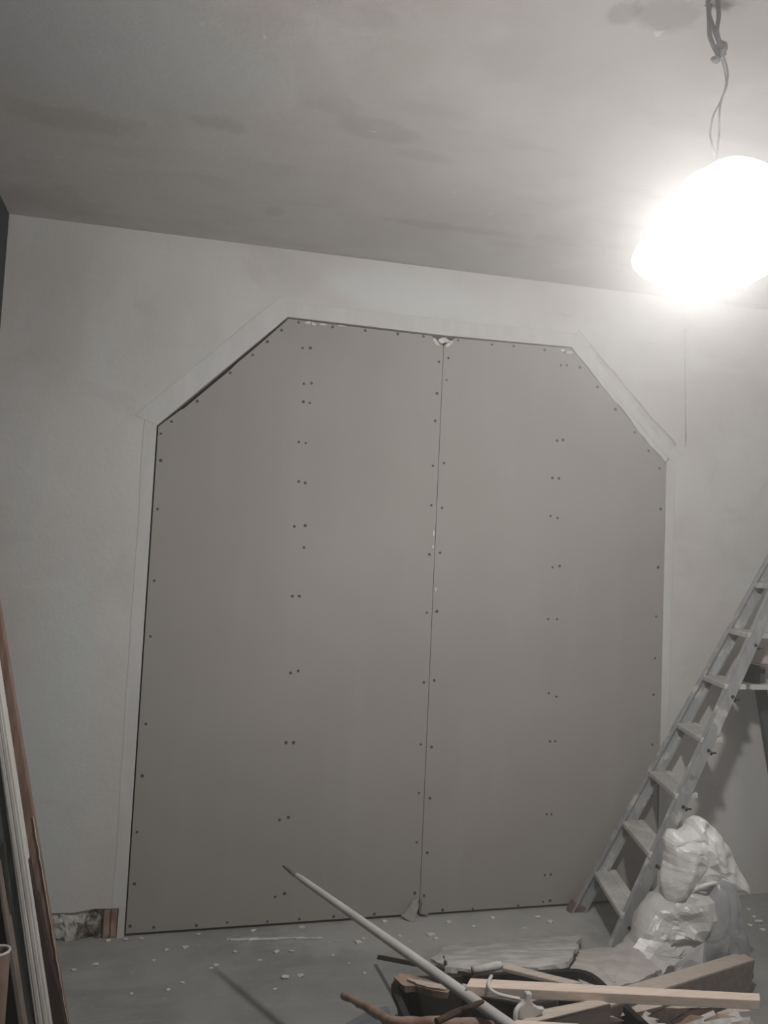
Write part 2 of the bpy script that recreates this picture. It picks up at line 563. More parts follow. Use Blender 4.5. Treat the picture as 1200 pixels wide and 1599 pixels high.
def beam(name, tb0, tf0, tb1, tf1, depth, mat, parent=None, ragged_end=False, bevel=0.003, cuts=10):
    """timber given by its top face: back and front corner at each end; 'depth' is its thickness"""
    tb0, tf0, tb1, tf1 = map(Vector, (tb0, tf0, tb1, tf1))
    ax = ((tb1 + tf1) - (tb0 + tf0)).normalized()
    n = ax.cross(tb0 - tf0).normalized()
    if n.z < 0:
        n = -n
    bm = bmesh.new()
    rings = []
    for i in range(cuts + 1):
        t = i / cuts
        b, f = tb0.lerp(tb1, t), tf0.lerp(tf1, t)
        ring = [b, f, f - n * depth, b - n * depth]
        if ragged_end and i == cuts:
            ring = [p + ax * random.uniform(-0.025, 0.012) for p in ring]
        rings.append([bm.verts.new(p) for p in ring])
    for i in range(cuts):
        for k in range(4):
            bm.faces.new([rings[i][k], rings[i][(k + 1) % 4], rings[i + 1][(k + 1) % 4], rings[i + 1][k]])
    bm.faces.new(rings[0])
    bm.faces.new(rings[-1][::-1])
    return obj(name, bm, mat, parent, bevel=bevel)


def outline_radius(pts, c):
    """radius by angle of a star-shaped outline about c"""
    pol = sorted((math.atan2(p[1] - c[1], p[0] - c[0]), math.hypot(p[0] - c[0], p[1] - c[1])) for p in pts)

    def f(a):
        a = (a + PI) % (2 * PI) - PI
        ext = [(pol[-1][0] - 2 * PI, pol[-1][1])] + pol + [(pol[0][0] + 2 * PI, pol[0][1])]
        for i in range(len(ext) - 1):
            if ext[i][0] <= a <= ext[i + 1][0]:
                t = (a - ext[i][0]) / max(1e-6, ext[i + 1][0] - ext[i][0])
                return ext[i][1] * (1 - t) + ext[i + 1][1] * t
        return pol[0][1]
    return f


def crumple(n, freq, amp, seed, zz=1.0):
    rg = random.Random(seed)
    out = []
    for i in range(n):
        v = Vector((rg.gauss(0, 1), rg.gauss(0, 0.6), rg.gauss(0, zz))).normalized() * freq * rg.uniform(0.6, 1.5)
        out.append((v, rg.random(), amp * rg.uniform(0.5, 1.0)))
    return out


def sack(bm, outline, y, depth, nseg=72, nlat=28, fold=0.03, freq=9.0, zmin=None, sharp=1.0, soft=False, creases=(), facets=()):
    """a closed, crumpled body: outline in x,z about plane y, swelling 'depth' to either side"""
    cx = sum(p[0] for p in outline) / len(outline)
    cz = sum(p[1] for p in outline) / len(outline)
    f = outline_radius(outline, (cx, cz))
    rows = []
    off = Vector((random.uniform(-5, 5), random.uniform(-5, 5), random.uniform(-5, 5)))
    for i in range(1, nlat):
        ph = PI * i / nlat
        s, co = math.sin(ph), math.cos(ph)
        s = s ** 0.62
        row = []
        for k in range(nseg):
            a = 2 * PI * k / nseg
            r = f(a) * s
            p = Vector((cx + math.cos(a) * r, y - depth * co, cz + math.sin(a) * r))
            q = p * freq + off
            rid = 1 - abs(noise.noise(q)) * 2.2
            rid2 = 1 - abs(noise.noise(q * 2.3)) * 2.2
            disp = fold * (rid * 0.65 + rid2 * 0.35 - 0.4) * sharp
            if soft:
                disp = fold * (noise.noise(q) + 0.45 * noise.noise(q * 2.1))
            for (fn, fc, fa) in facets:
                tw = (p.dot(fn) + fc) % 1.0
                disp += fa * (abs(tw - 0.5) * 4 - 1)
            cr = 0.0
            for poly, wd, amp in creases:
                dm = 9.0
                for u, v in zip(poly, poly[1:]):
                    ux, uz, vx, vz = u[0], u[1], v[0], v[1]
                    ll = (vx - ux) ** 2 + (vz - uz) ** 2
                    tt = max(0, min(1, ((p.x - ux) * (vx - ux) + (p.z - uz) * (vz - uz)) / ll))
                    dm = min(dm, math.hypot(p.x - ux - tt * (vx - ux), p.z - uz - tt * (vz - uz)))
                cr += amp * math.exp(-(dm / wd) ** 2)
            if creases and co > 0:
                p.y -= cr * min(1.0, co * 3)
            dv = Vector((math.cos(a) * s * 0.35, -co * 1.0, math.sin(a) * s * 0.35))
            p = p + dv * disp
            if zmin is not None and p.z < zmin:
                p.z = zmin + 0.002 * noise.noise(q)
            row.append(bm.verts.new(p))
        rows.append(row)
    a = bm.verts.new((cx, y - depth, cz))
    b = bm.verts.new((cx, y + depth, cz))
    for i in range(len(rows) - 1):
        for k in range(nseg):
            bm.faces.new([rows[i][k], rows[i][(k + 1) % nseg], rows[i + 1][(k + 1) % nseg], rows[i + 1][k]])
    for k in range(nseg):
        bm.faces.new([a, rows[0][(k + 1) % nseg], rows[0][k]])
        bm.faces.new([b, rows[-1][k], rows[-1][(k + 1) % nseg]])


# ------------------------------------------------------------------ room shell
XL, XR, YF = -1.83, 2.7, -5.2


def ceil_z(x):
    return 2.855 + 0.0195 * (x + 1.2)


bm = bmesh.new()
box(bm, (XL - 0.2, YF - 0.2, -0.15), (XR + 0.2, 0.3, 0.0))
struct(obj('floor', bm, 'floor'))

bm = bmesh.new()
xs = [XL - 0.2, -0.6, 0.6, XR + 0.2]
hull8(bm, [(xs[0], YF - 0.2, ceil_z(xs[0])), (xs[3], YF - 0.2, ceil_z(xs[3])), (xs[3], 0.3, ceil_z(xs[3])), (xs[0], 0.3, ceil_z(xs[0])),
           (xs[0], YF - 0.2, 3.15), (xs[3], YF - 0.2, 3.15), (xs[3], 0.3, 3.15), (xs[0], 0.3, 3.15)])
struct(obj('ceiling', bm, 'ceiling'))

# back wall with the eight-sided opening and the bare strip where the skirting was torn off
OPEN = [(-1.21, 0.0), (-1.213, 2.047), (-0.70, 2.567), (0.012, 2.572), (0.655, 2.592), (1.186, 2.082), (1.19, 0.0)]
bm = bmesh.new()
wall_out = [(XL - 0.15, 0.0), (-1.50, 0.0), (-1.495, 0.112), (-1.40, 0.108), (-1.33, 0.118), (-1.236, 0.114), (-1.238, 0.0)] + OPEN + \
           [(XR + 0.15, 0.0), (XR + 0.15, 3.1), (XL - 0.15, 3.1)]
prism(bm, wall_out, 'y', 0.0, 0.12)
wall_back = struct(obj('wall_back', bm, 'wall'))
bm = bmesh.new()
box(bm, (XL - 0.15, 0.12, 0), (XR + 0.15, 0.28, 3.1))
obj('gap_backing', bm, 'gap', wall_back)  # plain panel added behind the wall to stop light leaks and keep gaps dark

bm = bmesh.new()
box(bm, (XL - 0.15, YF - 0.15, 0), (XL, 0.0, 3.1))
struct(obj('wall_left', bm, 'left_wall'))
bm = bmesh.new()
box(bm, (XR, YF - 0.15, 0), (XR + 0.15, 0.0, 3.1))
struct(obj('wall_right', bm, 'bounce_wall'))
bm = bmesh.new()
box(bm, (XL, YF - 0.15, 0), (XR, YF, 3.1))
struct(obj('wall_front', bm, 'bounce_wall'))


# skim coat feathered round the opening: bands a few millimetres proud with wavering outer edges
def band(name, a, b, width, out, t=0.0025, taper0=0.0, taper1=0.0, inner=0.0, n=26):
    a, b = Vector((a[0], 0, a[1])), Vector((b[0], 0, b[1]))
    out = Vector((out[0], 0, out[1])).normalized()
    e = (b - a).normalized()
    bm = bmesh.new()
    rows = []
    for i in range(n + 1):
        t_ = i / n
        p = a.lerp(b, t_)
        w = width * (1 + 0.10 * noise.noise(p * 4.3) + 0.05 * noise.noise(p * 17))
        ext = e * (-taper0 * (1 - t_) + taper1 * t_)
        pin = p + out * (inner + 0.003 * abs(noise.noise(p * 21)))
        pm = p + out * (w * 0.88) + ext * 0.88
        po = p + out * w + ext
        rows.append([bm.verts.new((pin.x, 0.001, pin.z)), bm.verts.new((pin.x, -t, pin.z)),
                     bm.verts.new((pm.x, -t, pm.z)), bm.verts.new((po.x, 0.001, po.z))])
    for i in range(n):
        for k in range(3):
            bm.faces.new([rows[i][k], rows[i][k + 1], rows[i + 1][k + 1], rows[i + 1][k]])
    bm.faces.new(rows[0])
    bm.faces.new(rows[-1][::-1])
    return obj(name, bm, 'skim', wall_back)


band('skim_coat', (-1.211, 0.119), OPEN[1], 0.055, (-1, 0), 0.0012, taper1=0.02)
band('skim_coat', OPEN[1], OPEN[2], 0.095, (-1, 0.98), 0.0016, 0.04, 0.035)
band('skim_coat', OPEN[2], OPEN[4], 0.07, (0, 1), 0.0014, 0.035, 0.04)
band('skim_coat', OPEN[4], OPEN[5], 0.09, (1, 1.02), 0.003, 0.04, 0.04)
band('skim_coat', OPEN[5], OPEN[6], 0.05, (1, 0), 0.0012, 0.02)
# plaster dragged over the gap along the sloping right side: a rough ridge on the edge, a duller smear outside it
bm = bmesh.new()
A_, B_ = Vector((0.665, -0.001, 2.590)), Vector((1.186, -0.001, 2.088))
pts = [A_.lerp(B_, i / 40) for i in range(41)]
pts = [p + Vector((0.006 * noise.noise(p * 9), 0, 0.006 * noise.noise(p * 11 + Vector((3, 0, 0))))) for p in pts]
tube(bm, pts, [0.007 + 0.016 * (i / 40) * max(0, noise.noise(p * 8) + 0.55) for i, p in enumerate(pts)], 8, 0.35)
for v in bm.verts:
    v.co.y = -0.001 + (v.co.y + 0.001) * 0.35
obj('trowel_ridge', bm, 'skim', wall_back, smooth=True)
bm = bmesh.new()
rows = []
for i in range(31):
    t = i / 30
    p = Vector((0.735, 0, 2.60)).lerp(Vector((1.20, 0, 2.135)), t)
    w = 0.022 + 0.030 * t + 0.010 * noise.noise(p * 9)
    o_ = Vector((0.70, 0, 0.71))
    rows.append([bm.verts.new((p.x, -0.0034, p.z)), bm.verts.new((p.x + o_.x * w * .5, -0.0042, p.z + o_.z * w * .5)), bm.verts.new((p.x + o_.x * w, -0.0032, p.z + o_.z * w)), bm.verts.new((p.x + o_.x * w, 0.001, p.z + o_.z * w))])
for i in range(30):
    for k in range(3):
        bm.faces.new([rows[i][k], rows[i][k + 1], rows[i + 1][k + 1], rows[i + 1][k]])
obj('trowel_smear', bm, 'smear', wall_back, smooth=True)
# scored line where a chase was filled
bm = bmesh.new()
ln = smooth_path([(1.270, 0.0, 2.75), (1.276, 0.0, 2.6), (1.281, 0.0, 2.42), (1.287, 0.0, 2.28), (1.290, 0.0, 2.17)], 8)
tube(bm, ln, [max(0.0008, 0.0005 + 0.0048 * (i / len(ln)) ** 1.3 * (0.7 + 0.5 * noise.noise(Vector((i * 0.6, 0, 0))))) for i in range(len(ln))], 6, 0.6)
obj('scored_line', bm, 'score', wall_back)

# bare masonry where the skirting used to be
bm = bmesh.new()
box(bm, (-1.50, 0.026, 0.0), (-1.236, 0.121, 0.12))
obj('masonry_bed', bm, 'masonry', wall_back)
stones = [(-1.475, 0.030, 0.055, .050), (-1.44, 0.03, 0.085, .045), (-1.425, 0.03, 0.03, .048), (-1.385, 0.04, 0.08, .04),
          (-1.375, 0.04, 0.03, .042), (-1.335, 0.05, 0.06, .045), (-1.31, 0.05, 0.025, .035)]
for i, (x, y, z, r) in enumerate(stones):
    bm = bmesh.new()
    lump(bm, (x, 0.024, z), r, 3, 0.7, 9, (0.75, 0.42, 1.05))
    obj('stone', bm, 'plaster_chunk' if i < 4 else 'masonry', wall_back)
bm = bmesh.new()
box(bm, (-1.292, 0.004, 0.001), (-1.240, 0.06, 0.113))
obj('wood_block', bm, 'brown_bark', wall_back, bevel=0.004)
bm = bmesh.new()
box(bm, (-1.265, 0.001, 0.002), (-1.262, 0.02, 0.110))
obj('wood_split', bm, 'dark_wood', wall_back)

# ------------------------------------------------------------------ plasterboards
SCREW_L = [(-1.195, 2.015), (-1.188, 1.904), (-1.188, 1.703), (-1.183, 1.41), (-1.183, 1.184), (-1.179, 0.833), (-1.18, 0.627), (-1.186, 0.406), (-1.183, 0.204), (-1.189, 0.041), (-1.098, 0.03), (-0.931, 0.026), (-0.808, 0.03), (-0.643, 0.023), (-0.51, 0.024), (-0.363, 0.025), (-0.186, 0.024), (-1.155, 2.069), (-1.057, 2.164), (-0.928, 2.298), (-0.839, 2.385), (-0.78, 2.45), (-0.722, 2.507), (-0.65, 2.55), (-0.5, 2.549), (-0.352, 2.55), (-0.202, 2.553), (-0.082, 2.556), (-0.627, 2.44), (-0.593, 2.444), (-0.613, 2.284), (-0.58, 2.29), (-0.611, 2.205), (-0.583, 2.203), (-0.621, 2.029), (-0.591, 2.026), (-0.612, 1.858), (-0.584, 1.854), (-0.621, 1.664), (-0.574, 1.67), (-0.575, 1.576), (-0.613, 1.367), (-0.583, 1.368), (-0.603, 1.043), (-0.571, 1.052), (-0.606, 0.752), (-0.574, 0.752), (-0.616, 0.434), (-0.579, 0.443), (-0.617, 0.121), (-0.578, 0.132), (-0.003, 2.448), (-0.006, 2.303), (-0.008, 2.177), (-0.010, 1.973), (-0.009, 1.794), (-0.008, 1.574), (-0.008, 1.315), (-0.008, 1.008), (-0.01, 0.738), (-0.009, 0.528), (-0.009, 0.317), (-0.008, 0.101)]
SCREW_R = [(0.084, 2.558), (0.251, 2.557), (0.36, 2.563), (0.519, 2.563), (0.62, 2.565), (0.605, 2.499), (0.635, 2.503), (0.705, 2.50), (0.80, 2.415), (0.9, 2.316), (1.008, 2.214), (1.087, 2.13), (1.15, 2.05), (1.162, 1.851), (1.156, 1.568), (1.152, 1.331), (1.151, 1.132), (1.149, 0.959), (1.149, 0.724), (1.149, 0.485), (1.155, 0.035), (0.042, 2.47), (0.037, 2.369), (0.042, 1.989), (0.042, 1.786), (0.042, 1.584), (0.038, 1.322), (0.04, 1.017), (0.041, 0.726), (0.043, 0.504), (0.042, 0.271), (0.035, 0.088), (0.598, 2.138), (0.628, 2.144), (0.581, 1.961), (0.614, 1.961), (0.578, 1.781), (0.614, 1.774), (0.597, 1.543), (0.633, 1.551), (0.583, 1.303), (0.628, 1.304), (0.599, 0.963), (0.638, 0.948), (0.613, 0.745), (0.639, 0.745), (0.609, 0.417), (0.632, 0.416), (0.61, 0.146), (0.639, 0.147), (0.605, 0.027), (0.64, 0.031), (0.124, 0.021), (0.265, 0.017), (0.483, 0.019)]
BY0, BY1 = 0.004, 0.0165
SEAM = 0.0165
left_out = [(-1.204, 0.013), (-1.206, 2.044), (-1.12, 2.122), (-1.11, 2.127), (-0.93, 2.310), (-0.90, 2.345), (-0.80, 2.447), (-0.695, 2.560), (-0.30, 2.561),
            (-0.045, 2.564), (-0.022, 2.548), (-0.006, 2.535), (SEAM - 0.0012, 2.525), (SEAM - 0.0012, 0.075), (0.002, 0.055), (-0.02, 0.03), (-0.03, 0.014)]
right_out = [(SEAM + 0.0012, 0.013), (1.186, 0.012), (1.183, 2.078), (0.653, 2.586), (0.072, 2.566), (0.05, 2.55), (0.03, 2.538), (SEAM + 0.0012, 2.52)]


def gyp(label, outline, screws):
    bm = bmesh.new()
    prism(bm, outline, 'y', BY0, BY1)
    b = obj('plasterboard', bm, 'gypsum')
    tag(b, label, 'board')
    sm = None
    for i, (x, z) in enumerate(screws):
        if sm is None:
            bm = bmesh.new()
            r = 0.0062
            rim = [bm.verts.new((r * math.cos(a), -0.0012, r * math.sin(a))) for a in [k * PI / 5 for k in range(10)]]
            rim2 = [bm.verts.new((r * 1.15 * math.cos(a), 0.0008, r * 1.15 * math.sin(a))) for a in [k * PI / 5 for k in range(10)]]
            c = bm.verts.new((0, 0.0004, 0))
            for k in range(10):
                bm.faces.new([rim[k], rim[(k + 1) % 10], c])
                bm.faces.new([rim[k], rim2[k], rim2[(k + 1) % 10], rim[(k + 1) % 10]])
            s = obj('screw', bm, 'screw', b)
            sm = s.data
        else:
            s = bpy.data.objects.new('screw', sm)
            COL.objects.link(s)
            s.parent = b
        s.location = (x, BY0, z)
        k = random.uniform(0.75, 1.1)
        s.scale = (k, 1, k)
    return b


gl = gyp('left grey plasterboard sheet, cut corner at its upper left, full-height beside the seam', left_out, SCREW_L)
gr = gyp('right grey plasterboard sheet, cut corner at its upper right, behind the ladder', right_out, SCREW_R)


def shreds(parent, spots, mat='torn'):
    for x, z, w, h, rot in spots:
        bm = bmesh.new()
        pts = []
        for k in range(9):
            a = 2 * PI * k / 9
            q = 1 + 0.6 * noise.noise(Vector((x * 37 + k * 1.3, z * 21, 0.3)))
            u, v = w * q * math.cos(a), h * q * math.sin(a)
            pts.append((x + u * math.cos(rot) - v * math.sin(rot), z + u * math.sin(rot) + v * math.cos(rot)))
        prism(bm, pts, 'y', BY0 - 0.004, BY0 + 0.004)
        obj('torn_core', bm, mat, parent)


shreds(gl, [(-0.61, 2.553, 0.013, 0.006, 0.2), (-0.585, 2.550, 0.010, 0.006, -.3), (-0.545, 2.553, 0.018, 0.004, 0), (-0.46, 2.557, 0.02, 0.003, 0),
            (0.006, 1.67, 0.004, 0.012, 0), (0.006, 1.61, 0.004, 0.008, 0), (-0.018, 2.535, 0.02, 0.009, -.8)])
shreds(gr, [(0.045, 2.538, 0.022, 0.008, .75), (0.020, 2.548, 0.026, 0.012, .1), (0.028, 1.42, 0.004, 0.010, 0), (0.645, 2.565, 0.016, 0.007, .2), (0.61, 2.57, 0.010, 0.006, 0)])
# curled flap of paper at the foot of the seam
bm = bmesh.new()
slab(bm, [(-0.075, -0.02, 0.016), (-0.02, -0.045, 0.004), (0.008, -0.012, 0.055), (0.006, 0.0, 0.085), (-0.03, -0.012, 0.06)], 0.003, 5, 0.006, 0.006)
obj('torn_flap', bm, 'gypsum', gl)
bm = bmesh.new()
slab(bm, [(0.02, -0.003, 0.016), (0.052, -0.012, 0.014), (0.022, -0.004, 0.085)], 0.003, 4, 0.004, 0.004)
obj('torn_flap', bm, 'gypsum', gr)

# white slip of filler showing in the gap along the sloping left cut
bm = bmesh.new()
prism(bm, [(-0.86, 2.405), (-0.75, 2.522), (-0.735, 2.530), (-0.855, 2.412)], 'y', 0.002, 0.012)
obj('filler_slip', bm, 'torn', wall_back)


# ------------------------------------------------------------------ hanging work lamp
def hanging_lamp():
    y = LAMP_AT.y
    root = empty('hanging_lamp', (LAMP_AT.x, y, LAMP_AT.z))
    tag(root, 'blazing white work lamp hanging by thin wires from a knotted ceiling cable', 'lamp')
    px = [(1240, 350), (1232, 300), (1200, 262), (1165, 248), (1140, 245), (1100, 262), (1060, 292), (1035, 320), (1012, 352), (1003, 376), (992, 392), (989, 404),
          (994, 418), (1012, 432), (1040, 446), (1075, 460), (1102, 465), (1140, 457), (1180, 440), (1215, 415), (1234, 385)]
    out = [(p.x, p.z) for p in (upr(a, b, y) for a, b in px)]
    cx = sum(p[0] for p in out) / len(out)
    cz = sum(p[1] for p in out) / len(out)
    # pull the outline in a little: the added haze glows round it too
    out = [(cx + (a - cx) * 0.985, cz + (b - cz) * 0.985) for a, b in out]
    bm = bmesh.new()
    sack(bm, out, y, 0.075, 64, 24, 0.0)
    obj('glare_shell', bm, 'glow', root, smooth=True)  # glowing shell shaped like the lamp's blown-out glare, larger than the bulb
    # ceramic socket inside and the wires up to the knot
    a = upr(1120, 262, y)
    bm = bmesh.new()
    tube(bm, [a + Vector((0, 0, 0.012)), a + Vector((0, 0, -0.02)), a + Vector((0, 0, -0.06))], [0.008, 0.018, 0.021], 16)
    obj('socket', bm, 'white_plastic', root, smooth=True)
    knot = upr(1124, 82, y)
    for pts, r in (([(1128, 92), (1134, 120), (1133, 138), (1125, 160), (1115, 180), (1110, 205), (1112, 225), (1119, 254)], 0.0022),
                   ([(1131, 88), (1137, 112), (1135, 135), (1127, 157), (1124, 180), (1124, 205), (1122, 225), (1119, 254)], 0.0022)):
        bm = bmesh.new()
        tube(bm, smooth_path([upr(u, v, y + 0.006 * (i % 2)) for i, (u, v) in enumerate(pts)]), r, 8)
        obj('wire', bm, 'wire', root, smooth=True)
    top = ceil_z(knot.x)
    k0 = upr(1108, 0, y)
    up = lambda u, dy: Vector((upr(u, 0, y).x - 0.005, y + dy, top - 0.001))
    strands = [([(1106, 0), (1108, 30), (1109, 55), (1116, 74), (1122, 84)], 1107, 0.0),
               ([(1110, 0), (1108, 22), (1114, 42), (1121, 60), (1126, 76)], 1111, 0.012),
               ([(1121, 0), (1123, 25), (1120, 48), (1123, 62), (1127, 78)], 1119, -0.008)]
    for pts, u, dy in strands:
        bm = bmesh.new()
        tube(bm, smooth_path([up(u, dy)] + [upr(a_, b_, y + dy) for a_, b_ in pts]), 0.0052, 10)
        obj('cable', bm, 'cable', root, smooth=True)
    bm = bmesh.new()
    lump(bm, knot + Vector((0.004, 0, 0.008)), 0.017, 3, 0.5, 9, (0.75, 0.8, 1.1))
    lump(bm, upr(1119, 93, y), 0.011, 2, 0.5, 9, (1.1, 0.8, 0.8))
    lump(bm, upr(1131, 73, y), 0.010, 2, 0.4, 9, (0.9, 0.8, 1.0))
    obj('taped_knot', bm, 'cable', root, smooth=True)
    ld = bpy.data.lights.new('lamp_light', 'POINT')
    ld.energy = LAMP_WATTS
    ld.color = LAMP_COLOR
    ld.shadow_soft_size = 0.055
    # strength by direction, tuned to balance ceiling, walls and floor, weakest straight up
    ld.use_nodes = True
    t = ld.node_tree
    em = t.nodes['Emission']
    tc = t.nodes.new('ShaderNodeTexCoord')
    sp = t.nodes.new('ShaderNodeSeparateXYZ')
    mr = t.nodes.new('ShaderNodeMapRange')
    mr.inputs['From Min'].default_value = -1.0
    cr = t.nodes.new('ShaderNodeValToRGB')
    cr.color_ramp.interpolation = 'B_SPLINE'
    els = cr.color_ramp.elements
    for pos, v in LAMP_PROFILE:
        e = els[0] if pos == 0 else (els[len(els) - 1] if pos == 1 else els.new(pos))
        e.position = pos
        e.color = (v, v, v, 1)
    t.links.new(tc.outputs['Normal'], sp.inputs[0])
    t.links.new(sp.outputs['Z'], mr.inputs['Value'])
    t.links.new(mr.outputs[0], cr.inputs[0])
    t.links.new(cr.outputs['Color'], em.inputs['Strength'])
    lo = bpy.data.objects.new('lamp_light', ld)
    COL.objects.link(lo)
    lo.location = (cx - 0.01, y, cz - 0.02)
    return root


hanging_lamp()


# ------------------------------------------------------------------ aluminium stepladder
def ladder():
    N0, N1 = Vector((0.578, -0.524, 0.0)), Vector((1.447, -0.342, 1.40))
    F0, F1 = Vector((0.712, -0.045, 0.0)), Vector((1.531, -0.105, 1.40))
    root = empty('stepladder', (0.95, -0.23, 0.0))
    tag(root, 'aluminium stepladder smeared with plaster, standing in front of the right board', 'ladder')
    W = 0.072
    K = 1.36                                         # goes on above the frame

    def rail(a, b, inner, nm, mat, W, shift):
        d = (b - a).normalized()
        side = Vector((0, 1, 0))
        w = Vector((d.z, 0, -d.x)).normalized()     # across the rail, towards its back
        a, b = a + w * shift, b + w * shift
        top = a + (b - a) * K
        c0, c1 = a + w * W / 2, top + w * W / 2
        bm = bmesh.new()
        bar(bm, c0, c1, W, 0.004, w)
        for s in (-1, 1):
            o = w * s * (W / 2 - 0.002) + side * inner * 0.013
            bar(bm, c0 + o, c1 + o, 0.004, 0.026, w)
        r = obj(nm, bm, mat, root)
        return r, w

    rn, wn_ = rail(N0, N1, 1, 'side_rail', 'alu', 0.052, 0.020)
    rf, wf_ = rail(F0, F1, -1, 'side_rail', 'alu', 0.060, 0.0)
    z0, dz = 0.178, 0.2225
    for k in range(8):
        z = z0 + dz * k
        tN, tF = z / 1.40, z / 1.40
        n = N0 + (N1 - N0) * tN
        f = F0 + (F1 - F0) * tF
        n = n + Vector((0, 0.005, 0))
        f = f - Vector((0, 0.005, 0))
        bm = bmesh.new()
        dep, th = 0.112, 0.022
        xo = 0.004
        hull8(bm, [n + Vector((xo, 0, -th)), n + Vector((xo + dep, 0, -th)), f + Vector((xo + dep, 0, -th)), f + Vector((xo, 0, -th)),
                   n + Vector((xo, 0, 0)), n + Vector((xo + dep, 0, 0)), f + Vector((xo + dep, 0, 0)), f + Vector((xo, 0, 0))])
        t = obj('tread', bm, 'tread', root, bevel=0.003)
        bm = bmesh.new()
        for q in range(6):
            o = Vector((xo + 0.008 + q * 0.013, 0, 0.0012))
            bar(bm, n + o + Vector((0, .004, 0)), f + o - Vector((0, .004, 0)), 0.005, 0.004, (1, 0, 0))
        obj('tread_ribs', bm, 'tread', t)
        # bolt through the rail, and its shank end at the back edge
        c = n + wn_ * 0.044 + Vector((0, -0.006, -0.028))
        bm = bmesh.new()
        tube(bm, [c + Vector((0, -0.007, 0)), c + Vector((0, 0.004, 0))], [0.0075, 0.009], 10)
        obj('bolt', bm, 'screw', root)
        c2 = n + wn_ * (W + 0.002) + Vector((0, 0.012, -0.028))
        bm = bmesh.new()
        tube(bm, [c2, c2 + Vector((0.028, 0, 0.0))], 0.004, 8)
        tube(bm, [c2, c2 + Vector((0.006, 0, 0.0))], 0.009, 8)
        obj('tread_pin', bm, 'screw', root)
    for base, w in ((N0, wn_), (F0, wf_)):
        c = base + w * W / 2
        bm = bmesh.new()
        bar(bm, c + Vector((-0.004, 0, 0.0)) , c + Vector((0.022, 0, 0.046)), W + 0.012, 0.036, w)
        for v in bm.verts:
            v.co.z = max(0.0, v.co.z)
        obj('rubber_foot', bm, 'rubber', root, bevel=0.003)
    # the pair of back legs hinged near the top, with a cross brace
    ends = []
    for base, tip, yb in ((N0, N1, -0.44), (F0, F1, -0.03)):
        h = base + (tip - base) * 1.32 + Vector((0.085, 0, 0))
        g = Vector((2.50, yb, 0.0))
        bm = bmesh.new()
        bar(bm, h, g, 0.035, 0.024, (1, 0, 0))
        for v in bm.verts:
            v.co.z = max(0.0, v.co.z)
        obj('back_leg', bm, 'alu', root, bevel=0.002)
        ends.append(h.lerp(g, 0.62))
    bm = bmesh.new()
    bar(bm, ends[0], ends[1], 0.03, 0.006, (0, 0, 1))
    obj('cross_brace', bm, 'alu', root)
    return root


ladder()


# ------------------------------------------------------------------ white trestle table behind the ladder, with a case and a carton on it
def table():
    TZ = 1.05
    yb, yf = -0.06, -0.27
    x0 = 1.475
    root = empty('trestle_table', (1.8, -0.2, 0.0))
    tag(root, 'narrow white-topped trestle table with dark splayed legs behind the ladder', 'table')
    bm = bmesh.new()
    box(bm, (x0, yf, TZ - 0.022), (2.06, yb, TZ))
    obj('table_top', bm, 'table_white', root, bevel=0.003)
    for x, dx in ((1.665, 0.22), (1.99, 0.04)):
        for y, dy in ((yf + 0.035, -0.015), (yb - 0.035, 0.0)):
            bm = bmesh.new()
            bar(bm, (x, y, TZ - 0.021), (x + dx, y + dy, 0.0), 0.05, 0.028, (1, 0, 0))
            obj('leg', bm, 'slate', root, bevel=0.003)
    bm = bmesh.new()
    bar(bm, (1.775, -0.165, 0.52), (2.02, -0.165, 0.52), 0.03, 0.02, (0, 1, 0))
    obj('stretcher', bm, 'slate', root)
    case = empty('tool_case', (1.59, -0.15, TZ))
    tag(case, 'small blue-black plastic case lying on the white table', 'case')
    bm = bmesh.new()
    xr = upr(1189, 1050, -0.235).x
    box(bm, (1.52, -0.235, TZ), (xr, -0.10, TZ + 0.085))
    obj('case_body', bm, 'black_case', case, bevel=0.006)
    bm = bmesh.new()
    box(bm, (xr + 0.0005, -0.23, TZ + 0.004), (xr + 0.03, -0.105, TZ + 0.078))
    obj('end_cap', bm, 'slate', case, bevel=0.005)
    bm = bmesh.new()
    box(bm, (1.55, -0.239, TZ + 0.050), (1.575, -0.2345, TZ + 0.068))
    obj('latch', bm, 'black_case', case)
    bm = bmesh.new()
    b = TZ + 0.086
    hull8(bm, [(1.555, -0.22, b), (1.70, -0.22, b), (1.70, -0.11, b), (1.555, -0.11, b),
               (1.635, -0.20, b + 0.12), (1.72, -0.20, b + 0.12), (1.72, -0.13, b + 0.12), (1.635, -0.13, b + 0.12)])
    c = obj('paper_sack', bm, 'pink_carton', bevel=0.012)
    tag(c, 'pinkish-white paper sack slumped on top of the blue-black case', 'sack')


table()


